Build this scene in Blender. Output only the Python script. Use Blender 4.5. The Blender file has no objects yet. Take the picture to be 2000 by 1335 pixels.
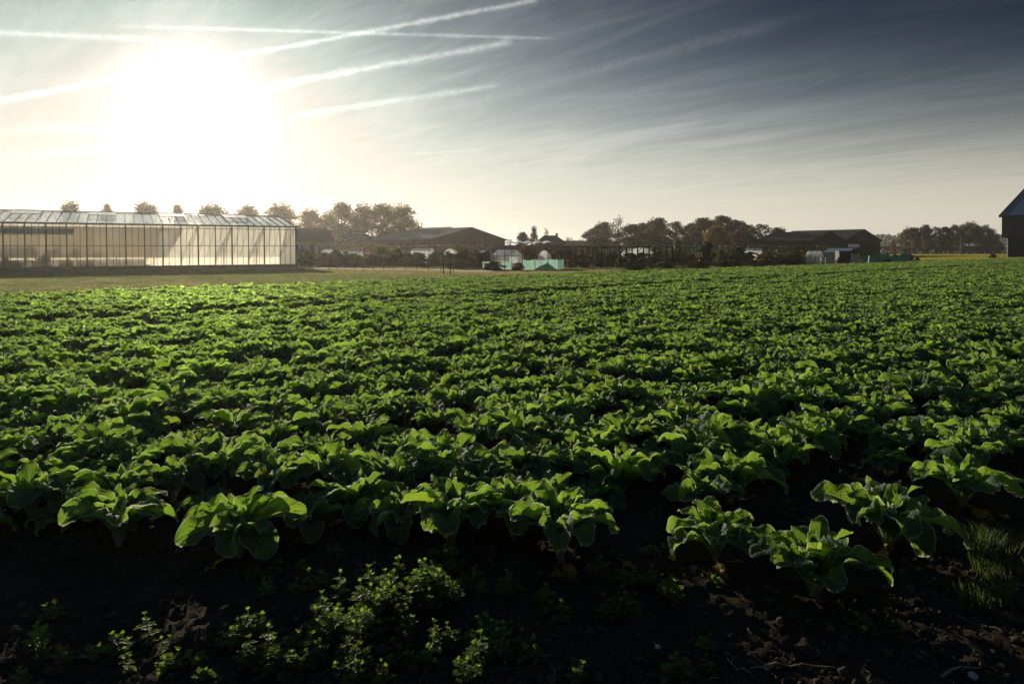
import bpy, math, random
import numpy as np
from mathutils import Vector, Matrix, noise as mnoise

sc = bpy.context.scene
R = math.radians
# ------------------------------------------------------------------ camera
F = 1333.333                      # focal length in photograph pixels (2000 wide)
CAM_H = 1.6
PITCH, ROLL = 1.2, 0.2            # degrees down / clockwise
HORIZON = 491.5
cam = bpy.data.cameras.new('camera')
camera = bpy.data.objects.new('camera', cam)
sc.collection.objects.link(camera)
cam.sensor_width = 36.0
cam.lens = 36.0 * F / 2000.0
cam.clip_start, cam.clip_end = 0.05, 6000
SHIFT = -((667.5 - HORIZON) - F * math.tan(R(PITCH))) / 2000.0
cam.shift_y = SHIFT
CM = Matrix.Rotation(R(90 - PITCH), 4, 'X') @ Matrix.Rotation(-R(ROLL), 4, 'Z')
camera.matrix_world = Matrix.Translation((0, 0, CAM_H)) @ CM
sc.camera = camera
CM3 = CM.to_3x3()

# ------------------------------------------------------------------ sun, sky
SUN_EL, SUN_AZ = 10.6, -24.6      # degrees; azimuth from +Y towards +X
sd = Vector((math.sin(R(SUN_AZ)) * math.cos(R(SUN_EL)), math.cos(R(SUN_AZ)) * math.cos(R(SUN_EL)), math.sin(R(SUN_EL))))
sl = bpy.data.lights.new('sun', 'SUN')
sl.energy, sl.angle, sl.color = 5.0, R(0.6), (1.0, 0.87, 0.68)
sun = bpy.data.objects.new('sun', sl)
sc.collection.objects.link(sun)
sun.rotation_euler = sd.to_track_quat('Z', 'Y').to_euler()

sc.view_settings.view_transform = 'Standard'
sc.view_settings.look = 'None'
sc.view_settings.exposure = 0.0
sc.view_settings.gamma = 1.0
sc.cycles.max_bounces = 8
sc.cycles.transparent_max_bounces = 24
sc.cycles.transmission_bounces = 6
sc.cycles.volume_bounces = 0
sc.cycles.use_denoising = True
sc.cycles.caustics_reflective = False


class NT:
    """small helper for node trees"""
    def __init__(s, tree):
        s.t = tree
        s.n, s.l = tree.nodes, tree.links

    def new(s, typ, **kw):
        nd = s.n.new(typ)
        for k, v in kw.items():
            setattr(nd, k, v)
        return nd

    def put(s, sock, v):
        if v is None:
            return
        if isinstance(v, bpy.types.NodeSocket):
            s.l.new(v, sock)
        else:
            if sock.type == 'RGBA' and len(v) == 3:
                v = (*v, 1)
            sock.default_value = v

    def m(s, op, a, b=None, c=None, clamp=False):
        nd = s.new('ShaderNodeMath', operation=op, use_clamp=clamp)
        for i, v in enumerate((a, b, c)):
            s.put(nd.inputs[i], v)
        return nd.outputs[0]

    def v(s, op, a, b=None, scale=None):
        nd = s.new('ShaderNodeVectorMath', operation=op)
        s.put(nd.inputs[0], a)
        s.put(nd.inputs[1], b)
        if scale is not None:
            s.put(nd.inputs['Scale'], scale)
        return nd.outputs['Value'] if op in ('DOT_PRODUCT', 'LENGTH', 'DISTANCE') else nd.outputs['Vector']

    def mix(s, f, a, b, blend='MIX', clamp=False):
        nd = s.new('ShaderNodeMix', data_type='RGBA', blend_type=blend, clamp_result=clamp)
        s.put(nd.inputs[0], f)
        s.put(nd.inputs[6], a)
        s.put(nd.inputs[7], b)
        return nd.outputs[2]

    def noise(s, vec, scale, detail=4, rough=0.55, dist=0.0):
        nd = s.new('ShaderNodeTexNoise')
        s.put(nd.inputs['Vector'], vec)
        nd.inputs['Scale'].default_value = scale
        nd.inputs['Detail'].default_value = detail
        nd.inputs['Roughness'].default_value = rough
        nd.inputs['Distortion'].default_value = dist
        return nd.outputs[0]

    def ramp(s, f, lo, hi, a=0.0, b=1.0, smooth=True):
        nd = s.new('ShaderNodeMapRange', interpolation_type='SMOOTHSTEP' if smooth else 'LINEAR')
        s.put(nd.inputs[0], f)
        nd.inputs[1].default_value, nd.inputs[2].default_value = lo, hi
        nd.inputs[3].default_value, nd.inputs[4].default_value = a, b
        return nd.outputs[0]

    def shader(s, typ, **kw):
        nd = s.new(typ)
        for k, v in kw.items():
            s.put(nd.inputs[k.replace('_', ' ')], v)
        return nd.outputs[0]

    def mixs(s, f, a, b):
        nd = s.new('ShaderNodeMixShader')
        s.put(nd.inputs[0], f)
        s.l.new(a, nd.inputs[1])
        s.l.new(b, nd.inputs[2])
        return nd.outputs[0]

    def xyz(s, vec):
        nd = s.new('ShaderNodeSeparateXYZ')
        s.put(nd.inputs[0], vec)
        return nd.outputs

    def comb(s, x, y, z):
        nd = s.new('ShaderNodeCombineXYZ')
        for i, v in enumerate((x, y, z)):
            s.put(nd.inputs[i], v)
        return nd.outputs[0]


def ray(px, py):
    """direction of a photograph pixel in the world"""
    v = Vector(((px - 1000) / F, (667.5 - py) / F + SHIFT * 2000 / F, -1.0))
    return CM3 @ v


def at(px, py, d):
    """the point at depth y = d seen at a photograph pixel"""
    r = ray(px, py)
    return Vector((0, 0, CAM_H)) + r * (d / r.y)


def gx(px, d):
    return at(px, HORIZON, d).x


def zat(px, py, d):
    return at(px, py, d).z


def build_world():
    w = bpy.data.worlds.new('World')
    sc.world = w
    w.use_nodes = True
    w.node_tree.nodes.clear()
    N = NT(w.node_tree)
    tc = N.new('ShaderNodeTexCoord')
    d = N.v('NORMALIZE', tc.outputs['Generated'])
    x, y, z = N.xyz(d)
    zp = N.m('MAXIMUM', z, 0.0)
    sky = N.new('ShaderNodeTexSky', sky_type='NISHITA', sun_disc=False)
    sky.sun_elevation, sky.sun_rotation = R(SUN_EL), R(SUN_AZ)
    sky.air_density, sky.dust_density, sky.ozone_density = 1.0, 0.75, 1.5
    N.put(sky.inputs[0], d) if sky.inputs else None
    b0 = N.v('MULTIPLY', sky.outputs[0], (0.027, 0.043, 0.052))
    gm = N.new('ShaderNodeGamma')          # photographic contrast of the blue
    N.put(gm.inputs[0], b0)
    gm.inputs[1].default_value = 2.0
    lim = N.v('MINIMUM', gm.outputs[0], (0.27, 0.275, 0.275))
    over = N.ramp(z, 0.42, 0.75)             # overhead, out of the picture, the plain sky, brightened to add fill light
    base = N.v('ADD', N.v('SCALE', lim, scale=N.m('MULTIPLY', N.m('SUBTRACT', 1.0, over), 11.0)), N.v('SCALE', b0, scale=N.m('MULTIPLY', over, 17.0)))
    # thin veil of high cloud: it scatters the sun forwards, most of all low over the horizon
    cosg = N.v('DOT_PRODUCT', d, tuple(sd))
    g = N.m('MULTIPLY', N.m('ARCCOSINE', N.m('MINIMUM', cosg, 1.0)), 57.29578)
    hl = N.m('SQRT', N.m('ADD', N.m('MULTIPLY', x, x), N.m('ADD', N.m('MULTIPLY', y, y), 1e-5)))
    ch = math.hypot(sd.x, sd.y)
    cosaz = N.m('DIVIDE', N.m('ADD', N.m('MULTIPLY', x, sd.x / ch), N.m('MULTIPLY', y, sd.y / ch)), hl)
    azf = N.m('MULTIPLY_ADD', N.m('POWER', N.m('MULTIPLY_ADD', cosaz, 0.5, 0.5), 2.0), 0.20, 0.44)
    zw = N.m('MULTIPLY_ADD', N.m('POWER', N.m('MULTIPLY_ADD', cosaz, 0.5, 0.5), 8.0), 0.112, 0.113)
    hz = N.m('EXPONENT', N.m('MULTIPLY', N.m('POWER', N.m('DIVIDE', zp, zw), 1.85), -1.0))
    band = N.m('MULTIPLY', N.m('MULTIPLY', azf, hz), 17.5)
    # streaks of cirrus on a plane overhead
    q = N.v('SCALE', N.comb(x, y, 0.0), scale=N.m('DIVIDE', 1.0, N.m('ADD', zp, 0.05)))
    al = N.v('DOT_PRODUCT', q, (0.70, -0.714, 0))
    ac = N.v('DOT_PRODUCT', q, (0.714, 0.70, 0))
    n1 = N.noise(N.comb(N.m('MULTIPLY', al, 0.34), N.m('MULTIPLY', ac, 1.3), 0.3), 1.3, 8, 0.62, 0.9)
    n2 = N.noise(N.comb(N.m('MULTIPLY', al, 0.9), N.m('MULTIPLY', ac, 4.0), 4.1), 1.2, 7, 0.66, 1.1)
    st = N.ramp(N.m('ADD', N.m('MULTIPLY', n1, 0.6), N.m('MULTIPLY', n2, 0.4)), 0.40, 0.66)
    aur = N.m('MULTIPLY', N.m('EXPONENT', N.m('DIVIDE', g, -13.0)), 3.0)
    cir = N.m('MULTIPLY', N.m('MULTIPLY_ADD', st, 0.85, 0.55), aur)
    bandm = N.m('MULTIPLY', band, N.m('MULTIPLY_ADD', N.m('MULTIPLY', st, N.ramp(z, 0.03, 0.16)), 0.28, 0.92))
    up = N.m('MULTIPLY', N.ramp(z, 0.05, 0.26), N.m('SUBTRACT', 1.0, N.m('MULTIPLY', N.m('POWER', N.m('MULTIPLY_ADD', cosaz, 0.5, 0.5), 6.0), 0.85)))
    bcol = N.mix(up, (1.0, 0.90, 0.725), (0.70, 0.83, 0.84))
    cols = N.v('ADD', N.v('SCALE', bcol, scale=bandm), N.v('SCALE', N.comb(1.0, 0.965, 0.90), scale=cir))
    far_st = N.m('MULTIPLY', N.m('MULTIPLY', st, N.ramp(z, 0.02, 0.2)), 0.75)
    cols = N.v('ADD', cols, N.v('SCALE', N.comb(0.85, 0.97, 1.0), scale=N.m('MULTIPLY', far_st, N.m('MULTIPLY_ADD', N.m('POWER', N.m('MULTIPLY_ADD', cosg, 0.5, 0.5), 6.0), 0.45, 0.0))))
    total = N.v('ADD', base, cols)
    tx, ty, tz = N.xyz(total)
    soft = []
    for ch_, cap in ((tx, 9.2), (ty, 8.7), (tz, 7.6)):      # the veil saturates instead of growing without end
        soft.append(N.m('DIVIDE', ch_, N.m('POWER', N.m('ADD', 1.0, N.m('POWER', N.m('DIVIDE', ch_, cap), 3.5)), 1 / 3.5)))
    core = N.m('MULTIPLY', N.m('EXPONENT', N.m('MULTIPLY', N.m('POWER', N.m('DIVIDE', g, 2.5), 1.15), -1.0)), 26.0)
    total = N.v('ADD', N.comb(*soft), N.v('SCALE', N.comb(1.0, 0.97, 0.91), scale=core))
    # vapour trails: great-circle streaks of ice cloud
    wob = N.noise(d, 26, 3, 0.6)
    puff = N.noise(d, 95, 5, 0.75)
    wid = N.noise(d, 42, 3, 0.6)
    # (from pixel, to pixel, half width in pixels, brightness, softness of the ends in pixels)
    trails = [((-200, 234.5), (1056, -1), 5.5, 7.2, 30), ((500, 174), (1010, 80), 8.0, 6.0, 50),
              ((540, 231), (985, 165), 6.5, 4.2, 60), ((180, 50), (1100, 76), 4.0, 4.4, 140),
              ((-150, 58), (330, 78), 6, 4.2, 80), ((760, 303), (960, 292), 2.5, 1.8, 60),
              ((1515, 195), (1653, 140), 1.3, 1.5, 40), ((790, 232), (1560, 38), 15, 1.35, 160),
              ((1415, 184), (1482, 158), 4, 0.35, 25), ((-100, 262), (420, 240), 10, 2.4, 120),
              ((1030, 303), (1400, 235), 13, 1.0, 110), ((1530, 318), (1640, 298), 4, 0.5, 30),
              ((-100, 312), (300, 285), 8, 1.6, 120), ((1000, 195), (1440, 180), 9, 0.8, 140)]
    acc = None
    for a, b, wd, br, soft in trails:
        wd *= 0.85
        A, B = ray(*a).normalized(), ray(*b).normalized()
        nrm = A.cross(B).normalized()
        tng = (B - A).normalized()
        a0, a1, so = A.dot(tng), B.dot(tng), soft / F
        dist = N.m('ADD', N.v('DOT_PRODUCT', d, tuple(nrm)), N.m('MULTIPLY', N.m('SUBTRACT', wob, 0.5), wd * 0.4 / F))
        tt = N.v('DOT_PRODUCT', d, tuple(tng))
        prof = N.m('EXPONENT', N.m('MULTIPLY', N.m('POWER', N.m('DIVIDE', N.m('ABSOLUTE', dist), N.m('MULTIPLY', N.m('MULTIPLY_ADD', wid, 1.6, 0.05), wd / F)), 2.0), -1.0))
        ends = N.m('MULTIPLY', N.ramp(tt, a0, a0 + so), N.ramp(tt, a1 - so * 0.5, a1, 1.0, 0.0))
        front = N.m('GREATER_THAN', N.v('DOT_PRODUCT', d, tuple((A + B).normalized())), 0.0)
        k = N.m('MULTIPLY', N.m('MULTIPLY', prof, ends), N.m('MULTIPLY', front, br))
        k = N.m('MULTIPLY', k, N.m('MAXIMUM', N.m('MULTIPLY_ADD', puff, 2.4, -0.25), 0.15))
        acc = k if acc is None else N.m('ADD', acc, k)
    lit = N.m('MULTIPLY_ADD', N.m('EXPONENT', N.m('DIVIDE', g, -26.0)), 0.75, 0.12)
    total = N.v('ADD', total, N.v('SCALE', N.comb(1.0, 0.975, 0.93), scale=N.m('MULTIPLY', acc, lit)))
    bg = N.new('ShaderNodeBackground')
    N.l.new(total, bg.inputs[0])
    bg.inputs[1].default_value = 0.10
    out = N.new('ShaderNodeOutputWorld')
    N.l.new(bg.outputs[0], out.inputs[0])
    w.cycles.sampling_method = 'MANUAL'
    w.cycles.sample_map_resolution = 1024


build_world()

# ------------------------------------------------------------------ mesh and scene helpers
class MB:
    """collects faces for ONE mesh object"""
    def __init__(s):
        s.v, s.f, s.uv = [], [], []

    def add(s, vs, fs, uvs=None):
        o = len(s.v)
        s.v += [tuple(p) for p in vs]
        for i, f in enumerate(fs):
            s.f.append(tuple(o + k for k in f))
            s.uv.append(uvs[i] if uvs else None)

    def quad(s, a, b, c, d):
        s.add((a, b, c, d), ((0, 1, 2, 3),))

    def hexa(s, lo, hi):
        """box from four bottom and four top corners"""
        s.add(list(lo) + list(hi), ((3, 2, 1, 0), (4, 5, 6, 7), (0, 1, 5, 4), (1, 2, 6, 5), (2, 3, 7, 6), (3, 0, 4, 7)))

    def box(s, c, size, rz=0.0):
        x, y, z = (k / 2 for k in size)
        ca, sa = math.cos(rz), math.sin(rz)
        P = [Vector((c[0] + a * ca - b * sa, c[1] + a * sa + b * ca, 0)) for a, b in ((-x, -y), (x, -y), (x, y), (-x, y))]
        s.hexa([(p.x, p.y, c[2] - z) for p in P], [(p.x, p.y, c[2] + z) for p in P])

    def bar(s, a, b, w, h=None):
        """square bar from a to b"""
        a, b = Vector(a), Vector(b)
        t = (b - a).normalized()
        up = Vector((0, 0, 1)) if abs(t.z) < 0.95 else Vector((0, 1, 0))
        x = t.cross(up).normalized() * (w / 2)
        y = t.cross(x).normalized() * ((h or w) / 2)
        s.hexa([a - x - y, a + x - y, a + x + y, a - x + y], [b - x - y, b + x - y, b + x + y, b - x + y])

    def tube(s, pts, rads, n=6, cap=True):
        pts = [Vector(p) for p in pts]
        o = len(s.v)
        for i, p in enumerate(pts):
            t = (pts[min(i + 1, len(pts) - 1)] - pts[max(i - 1, 0)]).normalized()
            up = Vector((0, 0, 1)) if abs(t.z) < 0.9 else Vector((1, 0, 0))
            x = t.cross(up).normalized()
            y = t.cross(x)
            for k in range(n):
                a = 2 * math.pi * k / n
                s.v.append(tuple(p + (x * math.cos(a) + y * math.sin(a)) * rads[i]))
        for i in range(len(pts) - 1):
            for k in range(n):
                s.f.append((o + i * n + k, o + i * n + (k + 1) % n, o + (i + 1) * n + (k + 1) % n, o + (i + 1) * n + k))
                s.uv.append(None)
        if cap:
            s.f.append(tuple(o + k for k in range(n))[::-1])
            s.f.append(tuple(o + (len(pts) - 1) * n + k for k in range(n)))
            s.uv += [None, None]

    def mesh(s, name, mat=None, smooth=False):
        me = bpy.data.meshes.new(name)
        me.from_pydata(s.v, [], s.f)
        if any(u is not None for u in s.uv):
            lay = me.uv_layers.new(name='UVMap')
            flat = []
            for f, u in zip(s.f, s.uv):
                for k in range(len(f)):
                    flat += list(u[k]) if u is not None else [0.5, 0.5]
            lay.data.foreach_set('uv', flat)
        if mat:
            me.materials.append(mat)
        if smooth:
            me.polygons.foreach_set('use_smooth', [True] * len(me.polygons))
        me.update()
        return me

    def build(s, name, mat=None, parent=None, smooth=False):
        return link(name, s.mesh(name, mat, smooth), parent)


def link(name, data, parent=None):
    o = bpy.data.objects.new(name, data)
    sc.collection.objects.link(o)
    if parent:
        o.parent = parent
    return o


def tag(o, label=None, cat=None, group=None, kind=None):
    if label:
        o['label'] = label
    if cat:
        o['category'] = cat
    if group:
        o['group'] = group
    if kind:
        o['kind'] = kind
    return o


def thing(name, loc, label, cat, group=None, rz=0.0):
    o = link(name, None)
    o.location = loc
    o.rotation_euler = (0, 0, rz)
    return tag(o, label, cat, group)


def copy_tree(o, loc, rz=0.0, scale=1.0, label=None, group=None):
    r = o.copy()
    sc.collection.objects.link(r)
    r.location, r.rotation_euler = loc, (0, 0, rz)
    r.scale = scale if hasattr(scale, '__len__') else (scale,) * 3
    for ch in list(o.children):
        c = ch.copy()
        sc.collection.objects.link(c)
        c.parent = r
        c.matrix_parent_inverse = ch.matrix_parent_inverse
    if label:
        r['label'] = label
    if group:
        r['group'] = group
    return r


def material(name):
    m = bpy.data.materials.new(name)
    m.use_nodes = True
    m.node_tree.nodes.clear()
    N = NT(m.node_tree)
    out = N.new('ShaderNodeOutputMaterial')
    return m, N, lambda sh: N.l.new(sh, out.inputs[0])


def bump(N, h, strength=0.4, dist=0.02):
    nd = N.new('ShaderNodeBump')
    nd.inputs['Strength'].default_value = strength
    nd.inputs['Distance'].default_value = dist
    N.l.new(h, nd.inputs['Height'])
    return nd.outputs[0]


def plain(name, col, rough=0.7, var=0.25, scale=3.0, spec=0.3, metal=0.0, stripes=None):
    """painted or raw surface with uneven tone; stripes = (axis vector, spacing, depth of the ribs)"""
    m, N, out = material(name)
    tc = N.new('ShaderNodeTexCoord').outputs['Object']
    n = N.noise(tc, scale, 5, 0.65)
    c = N.mix(N.ramp(n, 0.3, 0.7), tuple(k * (1 - var) for k in col), tuple(min(1, k * (1 + var)) for k in col))
    nrm = None
    if stripes:
        ax, sp, dp = stripes
        w = N.m('SINE', N.m('MULTIPLY', N.v('DOT_PRODUCT', tc, ax), 2 * math.pi / sp))
        c = N.mix(N.ramp(w, 0.75, 1.0), c, tuple(k * 0.75 for k in col))
        nrm = bump(N, w, 0.8, dp)
    sh = N.shader('ShaderNodeBsdfPrincipled', Base_Color=c, Roughness=rough, Metallic=metal, Specular_IOR_Level=spec, Normal=nrm)
    out(sh)
    return m


def leafy(name, front, back, trans=0.45, var=0.35, rough=0.55, spec=0.3):
    """thin leaf: dark reflecting side and a bright transmitted colour"""
    m, N, out = material(name)
    geo = N.new('ShaderNodeNewGeometry')
    rnd = N.new('ShaderNodeObjectInfo').outputs['Random']
    pos = N.new('ShaderNodeTexCoord').outputs['Object']
    n = N.noise(pos, 2.5, 3, 0.6)
    k = N.m('ADD', N.m('MULTIPLY', N.m('SUBTRACT', geo.outputs['Random Per Island'], 0.5), var * 1.3),
            N.m('ADD', N.m('MULTIPLY', N.m('SUBTRACT', n, 0.5), var * 2), N.m('MULTIPLY_ADD', rnd, var * 0.6, 1.0 - var * 0.3)))
    a = N.shader('ShaderNodeBsdfPrincipled', Base_Color=N.v('SCALE', tuple(front), scale=k), Roughness=rough, Specular_IOR_Level=spec)
    b = N.shader('ShaderNodeBsdfTranslucent', Color=N.v('SCALE', tuple(back), scale=k))
    out(N.mixs(trans, a, b))
    return m


def points_object(name, co, rot, scl, idx, coll, label=None, kind='stuff'):
    """one object that instances the meshes of a collection on its points"""
    co = np.asarray(co, dtype=np.float32)
    n = len(co)
    me = bpy.data.meshes.new(name)
    me.vertices.add(n)
    me.vertices.foreach_set('co', co.ravel())
    a = me.attributes.new('rot', 'FLOAT_VECTOR', 'POINT')
    a.data.foreach_set('vector', np.asarray(rot, dtype=np.float32).ravel())
    a = me.attributes.new('scl', 'FLOAT', 'POINT')
    a.data.foreach_set('value', np.asarray(scl, dtype=np.float32))
    a = me.attributes.new('idx', 'INT', 'POINT')
    a.data.foreach_set('value', np.asarray(idx, dtype=np.int32))
    o = link(name, me)
    ng = bpy.data.node_groups.new(name, 'GeometryNodeTree')
    ng.interface.new_socket('Geometry', in_out='INPUT', socket_type='NodeSocketGeometry')
    ng.interface.new_socket('Geometry', in_out='OUTPUT', socket_type='NodeSocketGeometry')
    nd, lk = ng.nodes, ng.links
    gi, go = nd.new('NodeGroupInput'), nd.new('NodeGroupOutput')
    ins = nd.new('GeometryNodeInstanceOnPoints')
    ci = nd.new('GeometryNodeCollectionInfo')
    ci.inputs['Collection'].default_value = coll
    ci.inputs['Separate Children'].default_value = True
    ci.inputs['Reset Children'].default_value = True
    lk.new(gi.outputs[0], ins.inputs['Points'])
    lk.new(ci.outputs[0], ins.inputs['Instance'])
    ins.inputs['Pick Instance'].default_value = True
    for nm, ty, sk in (('rot', 'FLOAT_VECTOR', 'Rotation'), ('scl', 'FLOAT', 'Scale'), ('idx', 'INT', 'Instance Index')):
        na = nd.new('GeometryNodeInputNamedAttribute')
        na.data_type = ty
        na.inputs['Name'].default_value = nm
        lk.new(na.outputs['Attribute'], ins.inputs[sk])
    lk.new(ins.outputs[0], go.inputs[0])
    md = o.modifiers.new('scatter', 'NODES')
    md.node_group = ng
    tag(o, label, None, None, kind)
    return o


def kit(name, meshes):
    """a collection of source meshes for points_object; it is not part of the scene itself"""
    c = bpy.data.collections.new(name)
    for i, me in enumerate(meshes):
        c.objects.link(bpy.data.objects.new('%s_%02d' % (name, i), me))
    return c


def fbm(x, y, s, o=4):
    return mnoise.fractal(Vector((x * s, y * s, 7.3)), 0.6, 2.1, o)


# ------------------------------------------------------------------ the ground
ANG = 42.0
U = np.array((math.cos(R(ANG)), math.sin(R(ANG))))        # along the crop rows
NV = np.array((-U[1], U[0]))                              # across the rows
ROW0, ROW = 1.40, 0.47
S_END = 29.0                                              # far edge of the crop
TRAM = (16.5, 18.3)                                      # wheel track


def soil_h(x, y):
    d = abs(x) * 0.75
    f = max(0.0, min(1.0, (10.0 - y) / 4.0)) * max(0.0, min(1.0, (7.5 - abs(x)) / 2.0))
    if f <= 0:
        return 0.0
    a = 0.03 * fbm(x, y, 0.9, 3) + 0.016 * fbm(x + 9, y, 4.0, 4)
    c = abs(fbm(x, y + 31, 11.0, 3))
    b = 0.014 * (0.5 - c) + 0.016 * fbm(x, y, 24.0, 3)
    return f * (a + b)


def axis(fine, near, step, far, grow):
    a = [0.0]
    v, st = 0.0, step
    while v < far:
        if v >= near:
            st *= grow
        v += st
        a.append(v)
    return a


def build_ground():
    xp = axis(0, 4.6, 0.022, 1150, 1.16)
    xs = [-v for v in xp[:0:-1]] + xp
    yp = [v + 1.9 for v in axis(0, 4.6, 0.022, 1150, 1.16)]
    ys = [-400, -80, -20, -6, 0, 1.0, 1.5, 1.75] + yp
    xs, ys = np.array(xs), np.array(ys)
    X, Y = np.meshgrid(xs, ys)
    Z = np.zeros_like(X)
    for j in range(len(ys)):
        if 1.4 < ys[j] < 10:
            for i in range(len(xs)):
                if abs(xs[i]) < 7.5:
                    Z[j, i] = soil_h(xs[i], ys[j])
    nx, ny = len(xs), len(ys)
    co = np.stack((X, Y, Z), -1).reshape(-1, 3).astype(np.float32)
    k = (np.arange(ny - 1)[:, None] * nx + np.arange(nx - 1)[None, :]).ravel()
    q = np.stack((k, k + 1, k + nx + 1, k + nx), -1)
    me = bpy.data.meshes.new('ground')
    me.vertices.add(len(co))
    me.vertices.foreach_set('co', co.ravel())
    me.loops.add(q.size)
    me.loops.foreach_set('vertex_index', q.ravel().astype(np.int32))
    me.polygons.add(len(q))
    me.polygons.foreach_set('loop_start', np.arange(0, q.size, 4, dtype=np.int32))
    me.polygons.foreach_set('use_smooth', [True] * len(q))
    me.update(calc_edges=True)
    m, N, out = material('dark moist soil')
    tc = N.new('ShaderNodeTexCoord').outputs['Object']
    a = N.noise(tc, 5, 6, 0.7)
    b = N.noise(tc, 60, 5, 0.7)
    c = N.mix(N.ramp(N.m('ADD', N.m('MULTIPLY', a, 0.5), N.m('MULTIPLY', b, 0.5)), 0.35, 0.7), (0.017, 0.0125, 0.009), (0.066, 0.049, 0.033))
    vo = N.new('ShaderNodeTexVoronoi')
    N.put(vo.inputs['Vector'], tc)
    vo.inputs['Scale'].default_value = 70
    fl = N.m('LESS_THAN', vo.outputs['Distance'], 0.16)       # grit and straw crumbs
    fl = N.m('MULTIPLY', fl, N.m('GREATER_THAN', N.noise(tc, 9, 2), 0.56))
    c = N.mix(N.m('MULTIPLY', fl, 0.7), c, (0.075, 0.064, 0.045))
    h = N.m('ADD', N.m('MULTIPLY', a, 0.6), N.m('MULTIPLY', b, 0.6))
    out(N.shader('ShaderNodeBsdfPrincipled', Base_Color=c, Roughness=1.0, Specular_IOR_Level=0.06, Normal=bump(N, h, 1.0, 0.03)))
    me.materials.append(m)
    return tag(link('ground', me), 'dark bare crumbly soil of the field', None, None, 'structure')


ground = build_ground()

# ------------------------------------------------------------------ the crop
def leaf(mb, rng, base, az, L, e0, e1, W, fold, tp=0.3, p=1.6, nt=22, nu=6, twist=0.0, ruff=0.02, sway=0.0, petw=0.011):
    """one leaf: stalk, then a broad blade that arches over; uv.x runs across, uv.y along"""
    ts = np.linspace(0, 1, nt + 1)
    pos = Vector(base)
    rows = []
    ph1, ph2, ph3 = rng.random() * 6.28, rng.random() * 6.28, rng.random() * 6.28
    k1, k2 = 2.2 + rng.random() * 1.5, 2.2 + rng.random() * 1.5
    half = nu // 2
    for i, t in enumerate(ts):
        th = R(e0 + (e1 - e0) * t ** p)
        a = az + sway * t * t
        T = Vector((math.cos(th) * math.cos(a), math.cos(th) * math.sin(a), math.sin(th)))
        if i:
            pos = pos + T * (L / nt)
        S = Vector((-math.sin(a), math.cos(a), 0))
        Nn = T.cross(S)
        tw = twist * t
        S2 = S * math.cos(tw) + Nn * math.sin(tw)
        N2 = Nn * math.cos(tw) - S * math.sin(tw)
        if t < tp:
            w = petw * (1.2 - 0.4 * t / tp)
            s = 0.0
        else:
            s = (t - tp) / (1 - tp)
            w = petw * 0.8 * (1 - s) + W * max(0.0, math.sin(math.pi * min(1, s ** 1.05 * 0.985))) ** 0.52
        row = []
        for j in range(-half, half + 1):
            u = j / half
            au = abs(u)
            tooth = 1.0 + (0.055 * math.sin(t * nt * math.pi * 0.97 + ph3) + 0.035 * math.sin(31 * t + ph1 * (1 if u > 0 else 2))) * au ** 5
            f = R(fold) * (1 - 0.35 * s) if s > 0 else R(62)
            x = u * w * math.cos(f) * tooth
            z = au * w * math.sin(f)
            if s > 0:
                sgn = ph1 if u > 0 else ph2
                kk = k1 if u > 0 else k2
                z += ruff * au ** 1.6 * math.sin(kk * s * 6.28 + sgn) * min(1, s * 4)
                z += 0.0065 * math.sin((s * 8.5 - au * 2.0) * 6.28) * math.sin(math.pi * au) * 1.3
                z -= 0.22 * W * au ** 3 * (0.4 + s * 0.6)
            row.append(pos + S2 * x + N2 * z)
        rows.append(row)
    n = 2 * half + 1
    vs = [p_ for r_ in rows for p_ in r_]
    fs, uvs = [], []
    for i in range(nt):
        for j in range(n - 1):
            fs.append((i * n + j, i * n + j + 1, (i + 1) * n + j + 1, (i + 1) * n + j))
            u0, u1, v0, v1 = j / (n - 1), (j + 1) / (n - 1), ts[i], ts[i + 1]
            uvs.append(((u0, v0), (u1, v0), (u1, v1), (u0, v1)))
    mb.add(vs, fs, uvs)


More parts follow.
